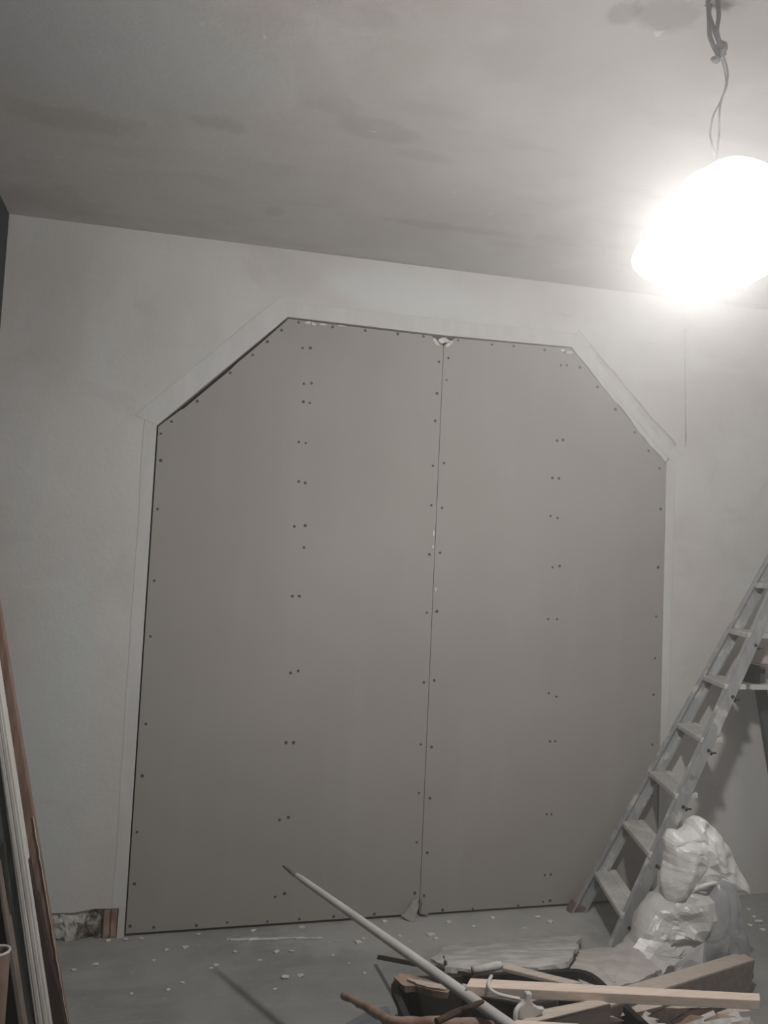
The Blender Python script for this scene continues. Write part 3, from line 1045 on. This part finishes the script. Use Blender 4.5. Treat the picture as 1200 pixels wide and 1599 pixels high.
# ------------------------------------------------------------------ white plastic bag
def plastic_bag():
    y = -0.64
    c = upr(1085, 1500, y)
    root = empty('plastic_bag', (c.x, y, 0.0))
    tag(root, 'crumpled white plastic rubbish bag with a flopped-over top at the ladder foot', 'bag')
    o = lambda pts, yy: [(p.x, p.z) for p in (upr(a, b, yy) for a, b in pts)]
    cre = lambda rows, yy: [([(p.x, p.z) for p in (upr(u, v, yy) for u, v in pts)], w, am) for pts, w, am in rows]
    body = [(1052, 1388), (1036, 1402), (1012, 1420), (996, 1448), (986, 1475), (980, 1500), (986, 1534), (1050, 1538), (1105, 1532),
            (1150, 1520), (1152, 1478), (1146, 1440), (1140, 1410), (1134, 1388), (1116, 1374), (1085, 1376)]
    folds = [([(1028, 1452), (1050, 1443), (1086, 1448)], .008, .014), ([(1086, 1448), (1112, 1418), (1140, 1392)], .008, .014), ([(1012, 1464), (1040, 1474), (1062, 1488)], .008, .016)]
    bm = bmesh.new()
    sack(bm, o(body, y), y, 0.11, 54, 24, 0.050, 5.5, 0.004, 1.0, creases=cre(folds, y), facets=crumple(5, 5.0, 0.008, 5) + crumple(4, 11.0, 0.004, 6))
    obj('bag_body', bm, 'bag_body', root, smooth=False)
    # the thin, half-empty side of the bag
    bm = bmesh.new()
    side = [(1118, 1372), (1104, 1420), (1090, 1470), (1080, 1505), (1120, 1520), (1163, 1510), (1158, 1450), (1150, 1415), (1142, 1378)]
    vf = [([(1122, 1390), (1118, 1500)], .006, .012), ([(1134, 1390), (1138, 1500)], .006, .014), ([(1144, 1395), (1152, 1500)], .006, .010)]
    sack(bm, o(side, y - 0.075), y - 0.075, 0.06, 64, 24, 0.006, 14.0, 0.004, soft=True, creases=cre(vf, y - 0.075))
    obj('thin_side', bm, 'bag_thin', root, smooth=True)
    # top: one puffed, flopped-over hood with a rolled edge down its right side
    hood = [(1045, 1295), (1054, 1293), (1064, 1297), (1076, 1291), (1080, 1276), (1086, 1271), (1100, 1283), (1110, 1295), (1120, 1307), (1135, 1329), (1149, 1355), (1158, 1373), (1164, 1390), (1160, 1396), (1146, 1390),
            (1125, 1381), (1100, 1380), (1080, 1391), (1058, 1405), (1043, 1406), (1036, 1390), (1034, 1375), (1038, 1358), (1041, 1345), (1039, 1330), (1037, 1312)]
    hf = [([(1094, 1290), (1103, 1320), (1109, 1360)], .013, -.016), ([(1046, 1318), (1062, 1309), (1090, 1308)], .008, -.010),
          ([(1086, 1272), (1104, 1288), (1121, 1310), (1136, 1333), (1150, 1358), (1161, 1386)], .009, .016), ([(1068, 1322), (1060, 1352), (1050, 1396)], .022, .018)]
    bm = bmesh.new()
    sack(bm, o(hood, y - 0.015), y - 0.015, 0.075, 72, 32, 0.022, 6.5, creases=cre(hf, y - 0.015), facets=crumple(5, 4.5, 0.006, 24, 0.35) + crumple(4, 10.0, 0.003, 33, 0.5) + crumple(4, 21.0, 0.0012, 37))
    obj('bag_hood', bm, 'bag', root, smooth=False)
    # gathered rim between top and body
    bm = bmesh.new()
    pts = [upr(a, b, y - 0.10 + 0.02 * abs(i - 4)) for i, (a, b) in enumerate([(1044, 1406), (1060, 1406), (1074, 1398), (1088, 1388), (1106, 1381), (1124, 1379), (1138, 1387), (1146, 1392)])]
    tube(bm, smooth_path(pts, 6), [0.006 + 0.006 * abs(noise.noise(Vector((i * 0.31, 4, 0)))) for i in range(43)], 10, 0.6)
    obj('gathered_rim', bm, 'bag', root, smooth=True)
    # loose corner of the bag spread towards the debris
    bm = bmesh.new()
    slab(bm, [upr(990, 1480, -0.735), upr(1003, 1462, -0.735), upr(1040, 1470, -0.76), upr(1066, 1498, -0.79), upr(1030, 1522, -0.80), upr(1000, 1508, -0.78)], 0.004, 9, 0.010, 0.04)
    obj('loose_corner', bm, 'bag', root)


plastic_bag()


# ------------------------------------------------------------------ rubble tub and the debris in and around it
TUBZ = 0.33


def tub():
    root = empty('rubble_tub', (-0.15, -1.40, 0))
    tag(root, 'black rubber rubble tub holding the broken timber', 'tub')
    c = [lev(612, 1530, TUBZ), lev(915, 1512, TUBZ)]
    bl, br = c
    fl = bl + Vector((-0.02, -0.52, 0))
    fr = br + Vector((0.02, -0.52, 0))
    rim = [bl, br, fr, fl]
    ctr = sum(rim, Vector()) / 4

    def loop(z, inset):
        pts = []
        for i in range(4):
            a, b, d = rim[i - 1], rim[i], rim[(i + 1) % 4]
            r = 0.06
            u, v = (a - b).normalized(), (d - b).normalized()
            for t in (0, 0.25, 0.5, 0.75, 1):
                p = b + u * r * (1 - t) ** 2 + v * r * t ** 2
                q = Vector((p.x, p.y, z))
                q = q + (Vector((ctr.x, ctr.y, z)) - q).normalized() * inset
                pts.append(q)
        return pts
    levels = [(0.004, 0.07), (0.08, 0.05), (0.2, 0.02), (TUBZ - 0.02, 0.0), (TUBZ - 0.018, -0.014), (TUBZ, -0.014), (TUBZ, 0.008), (TUBZ - 0.02, 0.012), (0.2, 0.03), (0.08, 0.06), (0.015, 0.08)]
    bm = bmesh.new()
    loops = [[bm.verts.new(p + Vector((0, 0, 0.006 * noise.noise(p * 5)))) for p in loop(z, i)] for z, i in levels]
    n = len(loops[0])
    for a, b in zip(loops, loops[1:]):
        for k in range(n):
            bm.faces.new([a[k], a[(k + 1) % n], b[(k + 1) % n], b[k]])
    bm.faces.new(loops[0][::-1])
    bm.faces.new(loops[-1])
    obj('tub_body', bm, 'tub', root, smooth=False)
    # moulded handle on the left side
    hp = bl.lerp(fl, 0.45)
    bm = bmesh.new()
    tube(bm, smooth_path([hp + Vector((-0.012, 0.08, -0.02)), hp + Vector((-0.05, 0.06, -0.05)), hp + Vector((-0.05, -0.06, -0.05)), hp + Vector((-0.012, -0.08, -0.02))]), 0.011, 10)
    obj('handle', bm, 'tub', root, smooth=True)


tub()

DEB = 'wood scraps thrown on the tub'
# broken brown board along the tub's back rim
bm = bmesh.new()
slab(bm, [lev(616, 1524, TUBZ + .012), lev(626, 1518, TUBZ + .012), lev(648, 1524, TUBZ + .014), lev(705, 1537, TUBZ + .016), lev(700, 1549, TUBZ + .016), lev(660, 1541, TUBZ + .014), lev(634, 1539, TUBZ + .012)], 0.018, 6, 0.006, 0.004)
o = obj('board_scrap', bm, 'brown_bark')
tag(o, 'torn brown board end lying on the near-left rim of the black tub', 'scrap')
bm = bmesh.new()
slab(bm, [lev(636, 1527, TUBZ + .017), lev(700, 1537, TUBZ + .02), lev(696, 1544, TUBZ + .02), lev(650, 1536, TUBZ + .018)], 0.004, 5, 0.005, 0.003)
obj('dusty_face', bm, 'pale_wood', o)

# plaster slab leaning from the floor onto the tub's back rim
bm = bmesh.new()
zf = 0.335
slab(bm, [lev(690, 1478, .022), lev(760, 1468, .022), lev(850, 1464, .022), lev(907, 1460, .022), lev(900, 1480, .16), lev(888, 1501, zf), lev(840, 1511, zf), lev(785, 1508, zf), lev(740, 1514, zf), lev(698, 1509, zf), lev(694, 1495, .20)], 0.016, 6, 0.010, 0.0012)
o = obj('plaster_slab', bm, 'plaster_chunk')
tag(o, 'large pale broken plaster slab leaning on the back of the black tub', 'plaster slab')
bm = bmesh.new()
slab(bm, [lev(672, 1497, .16), lev(690, 1484, .14), lev(696, 1498, .2), lev(692, 1506, .24)], 0.010, 5, 0.008, 0.006)
o = obj('plaster_flake', bm, 'plaster_chunk')
tag(o, 'small pale plaster flake against the left edge of the big slab', 'plaster flake')

# plasterboard scraps between slab and bag
bm = bmesh.new()
slab(bm, [lev(908, 1483, .12), lev(935, 1480, .12), lev(957, 1479, .12), lev(963, 1500, .22), lev(962, 1532, .31), lev(945, 1546, .335), lev(918, 1546, .335), lev(893, 1512, .28), lev(900, 1494, .18)], 0.013, 6, 0.008, 0.003)
o = obj('plasterboard_scrap', bm, 'pink_chunk')
tag(o, 'broken plasterboard scrap with a torn left edge, beside the pale plaster slab', 'board scrap')
bm = bmesh.new()
slab(bm, [lev(956, 1482, .14), lev(984, 1464, .12), lev(1003, 1488, .18), lev(1032, 1514, .24), lev(1000, 1530, .27), lev(958, 1543, .33), lev(962, 1515, .26)], 0.013, 6, 0.006, 0.003)
o = obj('plasterboard_scrap', bm, 'pink_chunk')
tag(o, 'pointed plasterboard scrap between the torn-edged scrap and the white bag', 'board scrap')

# heavy beam from the floor at the right up onto the tub
tf1, tf0 = lev(1180, 1498, .125), lev(890, 1592, .40)
ax = (tf1 - tf0).normalized()
hz = Vector((-ax.y, ax.x, 0)).normalized() * 0.062
tf0 = tf0.lerp(tf1, 0.12)
tb0, tb1 = tf0 + hz, tf1 + hz + ax * 0.05
o = beam('squared_timber', tb0, tf0, tb1, tf1, 0.115, 'grey_wood', None, True, 0.004)
tag(o, 'thick weathered timber beam with a splintered right end below the white bag', 'beam')
up_ = Vector((0, 0, 1))
bm = bmesh.new()
q = [tb0 + ax * .004, tf0 + ax * .004, tf1 - ax * .014, tb1 - ax * .022]
hull8(bm, [p - up_ * .004 for p in q] + [p + up_ * .0015 for p in q])
p = obj('pale_top_face', bm, 'pale_wood', o)  # top face given a paler colour than the sides
p['label'] = 'pale top face'
bm = bmesh.new()
for i in range(5):
    e = tf1 + hz * random.uniform(0.0, 0.8) - up_ * random.uniform(0.01, 0.085)
    tube(bm, [e - ax * 0.05, e, e + ax * random.uniform(0.012, 0.03)], [0.012, 0.011, 0.002], 6, 0.5)
p = obj('splintered_end', bm, 'brown_bark', o)
p['label'] = 'brown splintered end'

# fresh pine batten across everything
o = beam('pine_batten', lev(735, 1527, .45), lev(728, 1540, .45), lev(1187, 1551, .41), lev(1188, 1562, .41), 0.026, 'pine', None, False, 0.002)
tag(o, 'long fresh pine batten lying on top of the debris heap', 'batten')
# offcut under it
o = beam('timber_offcut', lev(838, 1578, .41), lev(800, 1604, .41), lev(932, 1560, .41), lev(955, 1567, .41), 0.07, 'grey_wood', None, False, 0.003)
tag(o, 'short grey timber offcut under the pine batten, above the tub front', 'offcut')
q0, q1, q2, q3 = lev(838, 1578, .4115), lev(800, 1604, .4115), lev(932, 1560, .4115), lev(953, 1566.6, .4115)
bm = bmesh.new()
hull8(bm, [q0, q1, q1 - up_ * .003, q0 - up_ * .003, q2, q3, q3 - up_ * .003, q2 - up_ * .003])
obj('pale_top_face', bm, 'pale_wood', o)
# second pale edge along the bottom of the picture
o = beam('pine_strip', lev(805, 1592, .42), lev(795, 1604, .42), lev(905, 1598, .42), lev(900, 1610, .42), 0.02, 'pine', None, False, 0.002)
tag(o, 'short pine strip at the near edge of the heap, below the white bracket', 'strip')

# pale strip running from behind the batten down to the right
o = beam('pale_lath', lev(790, 1504, .365), lev(785, 1511, .365), lev(905, 1532, .355), lev(893, 1538, .355), 0.012, 'pale_wood', None, True, 0.002)
tag(o, 'pale flat lath sloping behind the pine batten in front of the plaster slab', 'lath')
bm = bmesh.new()
tube(bm, smooth_path([lev(738, 1515, .372), lev(760, 1512, .372), lev(783, 1507, .372)], 5), [0.011, 0.014, 0.013], 12, 0.5)
o = obj('plaster_roll', bm, 'plaster_chunk', smooth=True)
tag(o, 'short white plaster-caked pipe stub left of the pale lath', 'pipe stub')

# dark lath and sticks
o = beam('dark_lath', lev(590, 1491, .05), lev(588, 1498, .03), lev(742, 1521, .37), lev(740, 1527, .36), 0.014, 'dark_wood', None, True, 0.002)
tag(o, 'dark brown lath poking out left behind the white pipe', 'lath')
bm = bmesh.new()
tube(bm, smooth_path([lev(682, 1596, .43), lev(715, 1580, .435), (lev(735, 1572, .45)), lev(755, 1563, .455)], 4), [0.010, 0.005], 8, 0.3)
o = obj('dark_stick', bm, 'dark_wood')
tag(o, 'thin dark stick crossing over the white pipe near its foot', 'stick')
# crooked branch at the left of the tub
bm = bmesh.new()
pth = [lev(536, 1555, .26), lev(553, 1562, .28), lev(575, 1574, .31), lev(595, 1586, .335), lev(615, 1595, .36), lev(650, 1597, .37), lev(690, 1597, .38), lev(735, 1600, .38), lev(770, 1606, .37)]
tube(bm, smooth_path(pth, 5), [0.009, 0.016], 12, 0.45)
o = obj('crooked_branch', bm, 'brown_bark', smooth=True)
tag(o, 'crooked orange-brown branch sticking out over the left rim of the tub', 'branch')

# white pipe
bm = bmesh.new()
tip, far = Vector((-0.688, -0.628, 0.480)), Vector((-0.120, -1.83, 0.395))
d = (far - tip)
pts = [tip + d * t for t in (0.0, 0.03, 0.075, 0.08, 0.2, 0.4, 0.6, 0.8, 1.0)]
tube(bm, pts, [0.003, 0.006, 0.0095, 0.0105, 0.0115, 0.013, 0.014, 0.0145, 0.015], 20)
o = obj('plastic_pipe', bm, 'pipe', smooth=True)
tag(o, 'long white pole with a tapered tip jutting left out of the debris', 'pole')
bm = bmesh.new()
tube(bm, [tip - d * 0.002, tip + d * 0.028, tip + d * 0.06], [0.0033, 0.0068, 0.0090], 16)
p = obj('pole_tip', bm, 'grey_brown', o, smooth=True)
p['label'] = 'grey worn tip'

# plaster-caked cables over the tub
bm = bmesh.new()
tube(bm, smooth_path([lev(722, 1541, .372), lev(740, 1546, .370), lev(765, 1553, .365), lev(795, 1560, .37), lev(830, 1566, .375), lev(872, 1568, .385)], 5), [0.010, 0.013], 10, 0.55)
o = obj('caked_cable', bm, 'plaster_chunk', smooth=True)
tag(o, 'plaster-caked old cable drooping under the pine batten', 'cable')
bm = bmesh.new()
tube(bm, smooth_path([lev(768, 1524, .456), lev(764, 1532, .458), lev(765, 1543, .458), lev(775, 1551, .452), lev(792, 1556, .444), lev(812, 1560, .438)], 6), 0.0045, 8)
o = obj('hooked_wire', bm, 'white_plastic', smooth=True)
tag(o, 'bent white wire hooked over the left end of the pine batten', 'wire')

# white plastic bracket
root = empty('plastic_bracket', lev(825, 1580, .42))
tag(root, 'white curved plastic bracket hanging in front of the pine batten', 'bracket')
yb = lev(825, 1575, .43).y
bm = bmesh.new()
ol = [(821, 1549), (830, 1549), (829, 1560), (832, 1567), (840, 1572), (850, 1573), (845, 1580), (833, 1587), (820, 1590), (812, 1594), (809, 1599), (806, 1597), (804, 1588), (806, 1576), (813, 1569), (819, 1562)]
prism(bm, [(p.x, p.z) for p in (upr(a, b, yb) for a, b in ol)], 'y', yb - 0.008, yb + 0.008)
obj('bracket_plate', bm, 'white_plastic', root, bevel=0.003)
bm = bmesh.new()
tube(bm, smooth_path([upr(807, 1598, yb - .01), upr(805, 1588, yb - .022), upr(807, 1577, yb - .02), upr(814, 1569, yb - .01)], 5), 0.006, 8)
obj('bracket_lip', bm, 'white_plastic', root, smooth=True)

# splinters at the lower right, on a heap beside the tub
spl = [((965, 1586), (1035, 1570), 'pale_wood', .012), ((1010, 1590), (1070, 1576), 'dark_wood', .012), ((985, 1598), (1030, 1592), 'pale_wood', .010),
       ((1035, 1576), (1110, 1572), 'pale_wood', .010), ((1050, 1597), (1120, 1574), 'dark_wood', .014), ((1100, 1594), (1150, 1588), 'brown_bark', .010),
       ((1060, 1600), (1100, 1588), 'brown_bark', .012), ((1120, 1583), (1172, 1578), 'pale_wood', .012), ((930, 1598), (975, 1594), 'pale_wood', .014)]
desc = ['pale splinter under the middle of the pine batten', 'dark splinter beside the pale one under the batten', 'short pale splinter at the bottom edge, right of the offcut',
        'pale splinter close under the right half of the batten', 'dark tapering splinter under the right half of the batten', 'brown splinter low under the right end of the batten',
        'stubby brown splinter at the bottom edge under the batten', 'pale splinter under the far right end of the batten', 'thick pale splinter at the bottom edge beside the offcut']
for (a, b, mt, w), ds in zip(spl, desc):
    bm = bmesh.new()
    z = 0.30 + 0.01 * random.random()
    A, B = lev(*a, z), lev(*b, z + 0.03)
    mid = (A + B) / 2 + Vector((0, 0, 0.008))
    rw = [w * 0.4, w, w * 0.15]
    rings = []
    dd = (B - A).normalized()
    s = dd.cross(up_).normalized()
    for p, r in zip((A, mid, B), rw):
        rings.append([bm.verts.new(p + s * r * 1.4), bm.verts.new(p + up_ * r * .5), bm.verts.new(p - s * r * 1.4), bm.verts.new(p - up_ * r * .5)])
    for i in range(2):
        for k in range(4):
            bm.faces.new([rings[i][k], rings[i][(k + 1) % 4], rings[i + 1][(k + 1) % 4], rings[i + 1][k]])
    bm.faces.new(rings[0])
    bm.faces.new(rings[-1][::-1])
    o = obj('wood_splinter', bm, mt)
    tag(o, ds, 'splinter', DEB)
for i, (a, b, r, ds) in enumerate(((1090, 1600, .035, 'grey rubble lump at the bottom edge under the splinters, left of its pair'), (1150, 1602, .045, 'grey rubble lump at the bottom edge under the splinters, right of its pair'),
                                   (1020, 1612, .05, 'grey rubble lump half hidden under the pale splinters'))):
    p = lev(a, b, .24)
    bm = bmesh.new()
    lump(bm, (p.x, p.y, 0.14), 0.14, 3, 0.4, 9, (0.55, 0.5, 1.0))
    for v in bm.verts:
        v.co.z = max(0.001, v.co.z)
    o = obj('rubble_lump', bm, 'plaster_chunk')
    tag(o, ds, 'rubble')

# crumpled clear sheet at the left foot of the tub
bm = bmesh.new()
slab(bm, [lev(540, 1596, .03), lev(575, 1578, .03), lev(608, 1570, .06), lev(612, 1600, .08), lev(560, 1612, .04)], 0.004, 8, 0.01, 0.03)
o = obj('plastic_sheet', bm, 'sheet')
tag(o, 'crumpled blue-grey plastic sheet at the left foot of the tub', 'sheet')


# ------------------------------------------------------------------ boards leaning on the left wall
def leaner(name, label, cat, right, left, y, mat, width=0.11, ztop=2.0, moulded=False, skew=0.0):
    """right / left: two points each on the front edges (upper, lower); stands on the floor and leans on the wall"""
    R0, R1 = upr(*right[0], y), upr(*right[1], y)
    L0, L1 = upr(*left[0], y), upr(*left[1], y)

    def ext(a, b, z):
        t = (z - b.z) / (a.z - b.z)
        return b + (a - b) * t
    rb, rt, lb, lt = ext(R0, R1, 0.0), ext(R0, R1, ztop), ext(L0, L1, 0.0), ext(L0, L1, ztop)
    for v in (rt, lt):
        v.x = max(v.x, XL + 0.012)
    if lt.x >= rt.x:
        lt.x = rt.x - 0.012
    wv = Vector((0, width, 0))
    bm = bmesh.new()
    hull8(bm, [lb, rb, rb + wv, lb + wv, lt, rt, rt + wv, lt + wv])
    o = obj(name, bm, mat, bevel=0.003)
    tag(o, label, cat)
    if moulded:
        for f in (0.28, 0.62):
            bm = bmesh.new()
            a, b = lb.lerp(rb, f), lt.lerp(rt, f)
            bar(bm, a + Vector((0, 0.0015, 0.01)), b + Vector((0, 0.0015, -0.01)), abs(rb.x - lb.x) * 0.25, 0.006, (1, 0, 0))
            obj('moulding_bead', bm, mat, o, bevel=0.002)
    return o


leaner('painted_moulding', 'chalky white door moulding leaning on the left wall', 'moulding', ((35, 1300), (80, 1599)), ((14, 1300), (55, 1599)), -0.90, 'white_paint', 0.05, 1.45, True)
o = leaner('reddish_plank', 'tall reddish-brown plank with a chipped edge, rightmost of the leaning boards', 'plank', ((3, 970), (57, 1300)), ((-14, 970), (27, 1300)), -0.80, 'red_wood', 0.03, 1.6)
bm = bmesh.new()
ed = []
for i in range(26):
    yy = 1275 + i * 13
    ed.append(upr(57 + (yy - 1300) * 0.168 - 1.5 + 1.6 * noise.noise(Vector((i * 0.9, 0, 0))), yy, -0.803))
tube(bm, ed, [0.0012 + 0.003 * abs(noise.noise(Vector((i * 0.7, 3, 0)))) for i in range(26)], 6, 0.3)
q = obj('chipped_edge', bm, 'pale_wood', o)
q['label'] = 'pale chipped edge'
# chocolate board with a broken pointed top
bm = bmesh.new()
y = -0.86
ol = [(33, 1283), (40, 1310), (47, 1345), (56, 1392), (62, 1402), (64, 1420), (72, 1460), (80, 1498), (88, 1525), (96, 1552), (97, 1565), (104, 1600), (112, 1640), (90, 1660), (80, 1600), (62, 1480), (46, 1370)]
prism(bm, [(p.x, max(p.z, 0.002)) for p in (upr(a, b, y) for a, b in ol)], 'y', y - 0.02, y + 0.02)
o = obj('broken_board', bm, 'chocolate')
tag(o, 'chocolate-brown broken board with a pointed top, right of the white moulding', 'board')
leaner('metal_profile', 'grey-green metal profile leaning just left of the white moulding', 'profile', ((14, 1300), (54, 1599)), ((-6, 1300), (43, 1599)), -0.89, 'steel_green', 0.05, 1.2)
leaner('black_batten', 'dull black batten leaning left of the grey-green profile', 'batten', ((8, 1390), (46, 1599)), ((-6, 1390), (38, 1599)), -0.94, 'near_black', 0.05, 0.72)
leaner('grey_batten', 'grey-brown batten leaning next to the black batten', 'batten', ((9, 1420), (38, 1599)), ((2, 1420), (28, 1599)), -0.98, 'grey_brown', 0.05, 0.66)
leaner('dark_panel', 'dark panel standing behind the cardboard tube at the left edge', 'panel', ((13, 1400), (28, 1599)), ((-40, 1400), (-40, 1599)), -0.95, 'near_black', 0.02, 0.70)  # near-black panel filling the dark strip beside the tube
c = upr(-3, 1486, -1.06)
root = empty('cardboard_tube', (c.x, c.y, 0))
tag(root, 'open-topped brown cardboard tube standing at the left edge', 'tube')
bm = bmesh.new()
R_, r_ = 0.030, 0.024
rings = []
for z, r in ((0.0, R_), (c.z, R_), (c.z, r_), (c.z - 0.2, r_)):
    rings.append([bm.verts.new((c.x + r * math.cos(k * PI / 12), c.y + r * math.sin(k * PI / 12), z)) for k in range(24)])
for a, b in zip(rings, rings[1:]):
    for k in range(24):
        bm.faces.new([a[k], a[(k + 1) % 24], b[(k + 1) % 24], b[k]])
bm.faces.new(rings[-1])
obj('tube_body', bm, 'cardboard', root, smooth=False)
bm = bmesh.new()
tube(bm, [(c.x + 0.028 * math.cos(k * PI / 12), c.y + 0.028 * math.sin(k * PI / 12), c.z + 0.002) for k in range(25)], 0.004, 6)
q = obj('pale_rim', bm, 'white_paint', root, smooth=True)
q['label'] = 'pale rolled rim'

# ------------------------------------------------------------------ crumbs and flakes on the floor
flakes = [((360, 1469), (442, 1467), .010, 'long pale sliver of plaster lying near the foot of the left board'),
          ((440, 1466), (505, 1466), .006, 'thin pale sliver just right of the long one near the left board')]
for (a, b, w, lb) in flakes:
    A, B = lev(*a, 0), lev(*b, 0)
    bm = bmesh.new()
    n = 14
    pts = [A.lerp(B, i / n) + Vector((0.004 * noise.noise(Vector((i * 1.7, 0, 0))), 0.008 * noise.noise(Vector((i * 1.1, 2, 0))), 0.004)) for i in range(n + 1)]
    tube(bm, pts, [w * (0.5 + 0.6 * abs(noise.noise(Vector((i * 0.9, 5, 1))))) for i in range(n + 1)], 7, 0.4)
    for v in bm.verts:
        v.co.z = max(0.0005, v.co.z * 0.8)
    tag(obj('plaster_sliver', bm, 'torn'), lb, 'plaster sliver')
crumbs = [(115, 1515, 5), (149, 1507, 7), (395, 1454, 7), (368, 1487, 6), (433, 1487, 8), (455, 1486, 6), (560, 1472, 9), (568, 1466, 5), (445, 1527, 11), (470, 1524, 8), (338, 1508, 7),
          (330, 1512, 5), (284, 1535, 5), (262, 1546, 5), (570, 1520, 5), (673, 1461, 9), (680, 1466, 6), (525, 1470, 4), (430, 1545, 5), (290, 1480, 8), (260, 1484, 5), (205, 1552, 4), (170, 1467, 6),
          (356, 1467, 4), (625, 1462, 5), (640, 1470, 4), (1185, 1440, 8), (1172, 1446, 6), (1178, 1432, 5), (1192, 1452, 6), (520, 1492, 4), (545, 1505, 4), (240, 1500, 4), (405, 1500, 5),
          (197, 1467, 6), (220, 1466, 5), (310, 1459, 5), (470, 1446, 7), (600, 1438, 6), (700, 1440, 6), (770, 1434, 6), (840, 1433, 7), (860, 1440, 8), (740, 1447, 5), (820, 1450, 5), (1170, 1420, 4)]
for i, (x, yy, s) in enumerate(crumbs):
    p = lev(x, yy, 0)
    r = s / FOC * (p - CAM).length * 0.55
    bm = bmesh.new()
    lump(bm, (p.x, min(p.y, -0.02), r * 0.28), r, 1, 0.6, 9, (1.25, 1.0, 0.45))
    for v in bm.verts:
        v.co.z = max(0.0005, v.co.z)
    o = obj('plaster_crumb', bm, 'torn')
    if x > 1100:
        lb = 'small pale plaster crumb on the floor right of the white bag'
    elif yy < 1475 and x < 240:
        lb = 'small pale plaster crumb under the bare masonry strip at the left'
    elif x < 300:
        lb = 'small pale plaster crumb on the open floor in front of the masonry strip'
    elif yy < 1475 and x < 660:
        lb = 'small pale plaster crumb along the foot of the left plasterboard'
    elif yy < 1475:
        lb = 'small pale plaster crumb along the foot of the right plasterboard'
    elif x < 480:
        lb = 'small pale plaster crumb on the floor left of the white pole, near its shadow'
    else:
        lb = 'small pale plaster crumb on the floor around the middle of the white pole'
    tag(o, lb, 'crumb', lb.replace('small pale plaster crumb', 'plaster crumbs'))
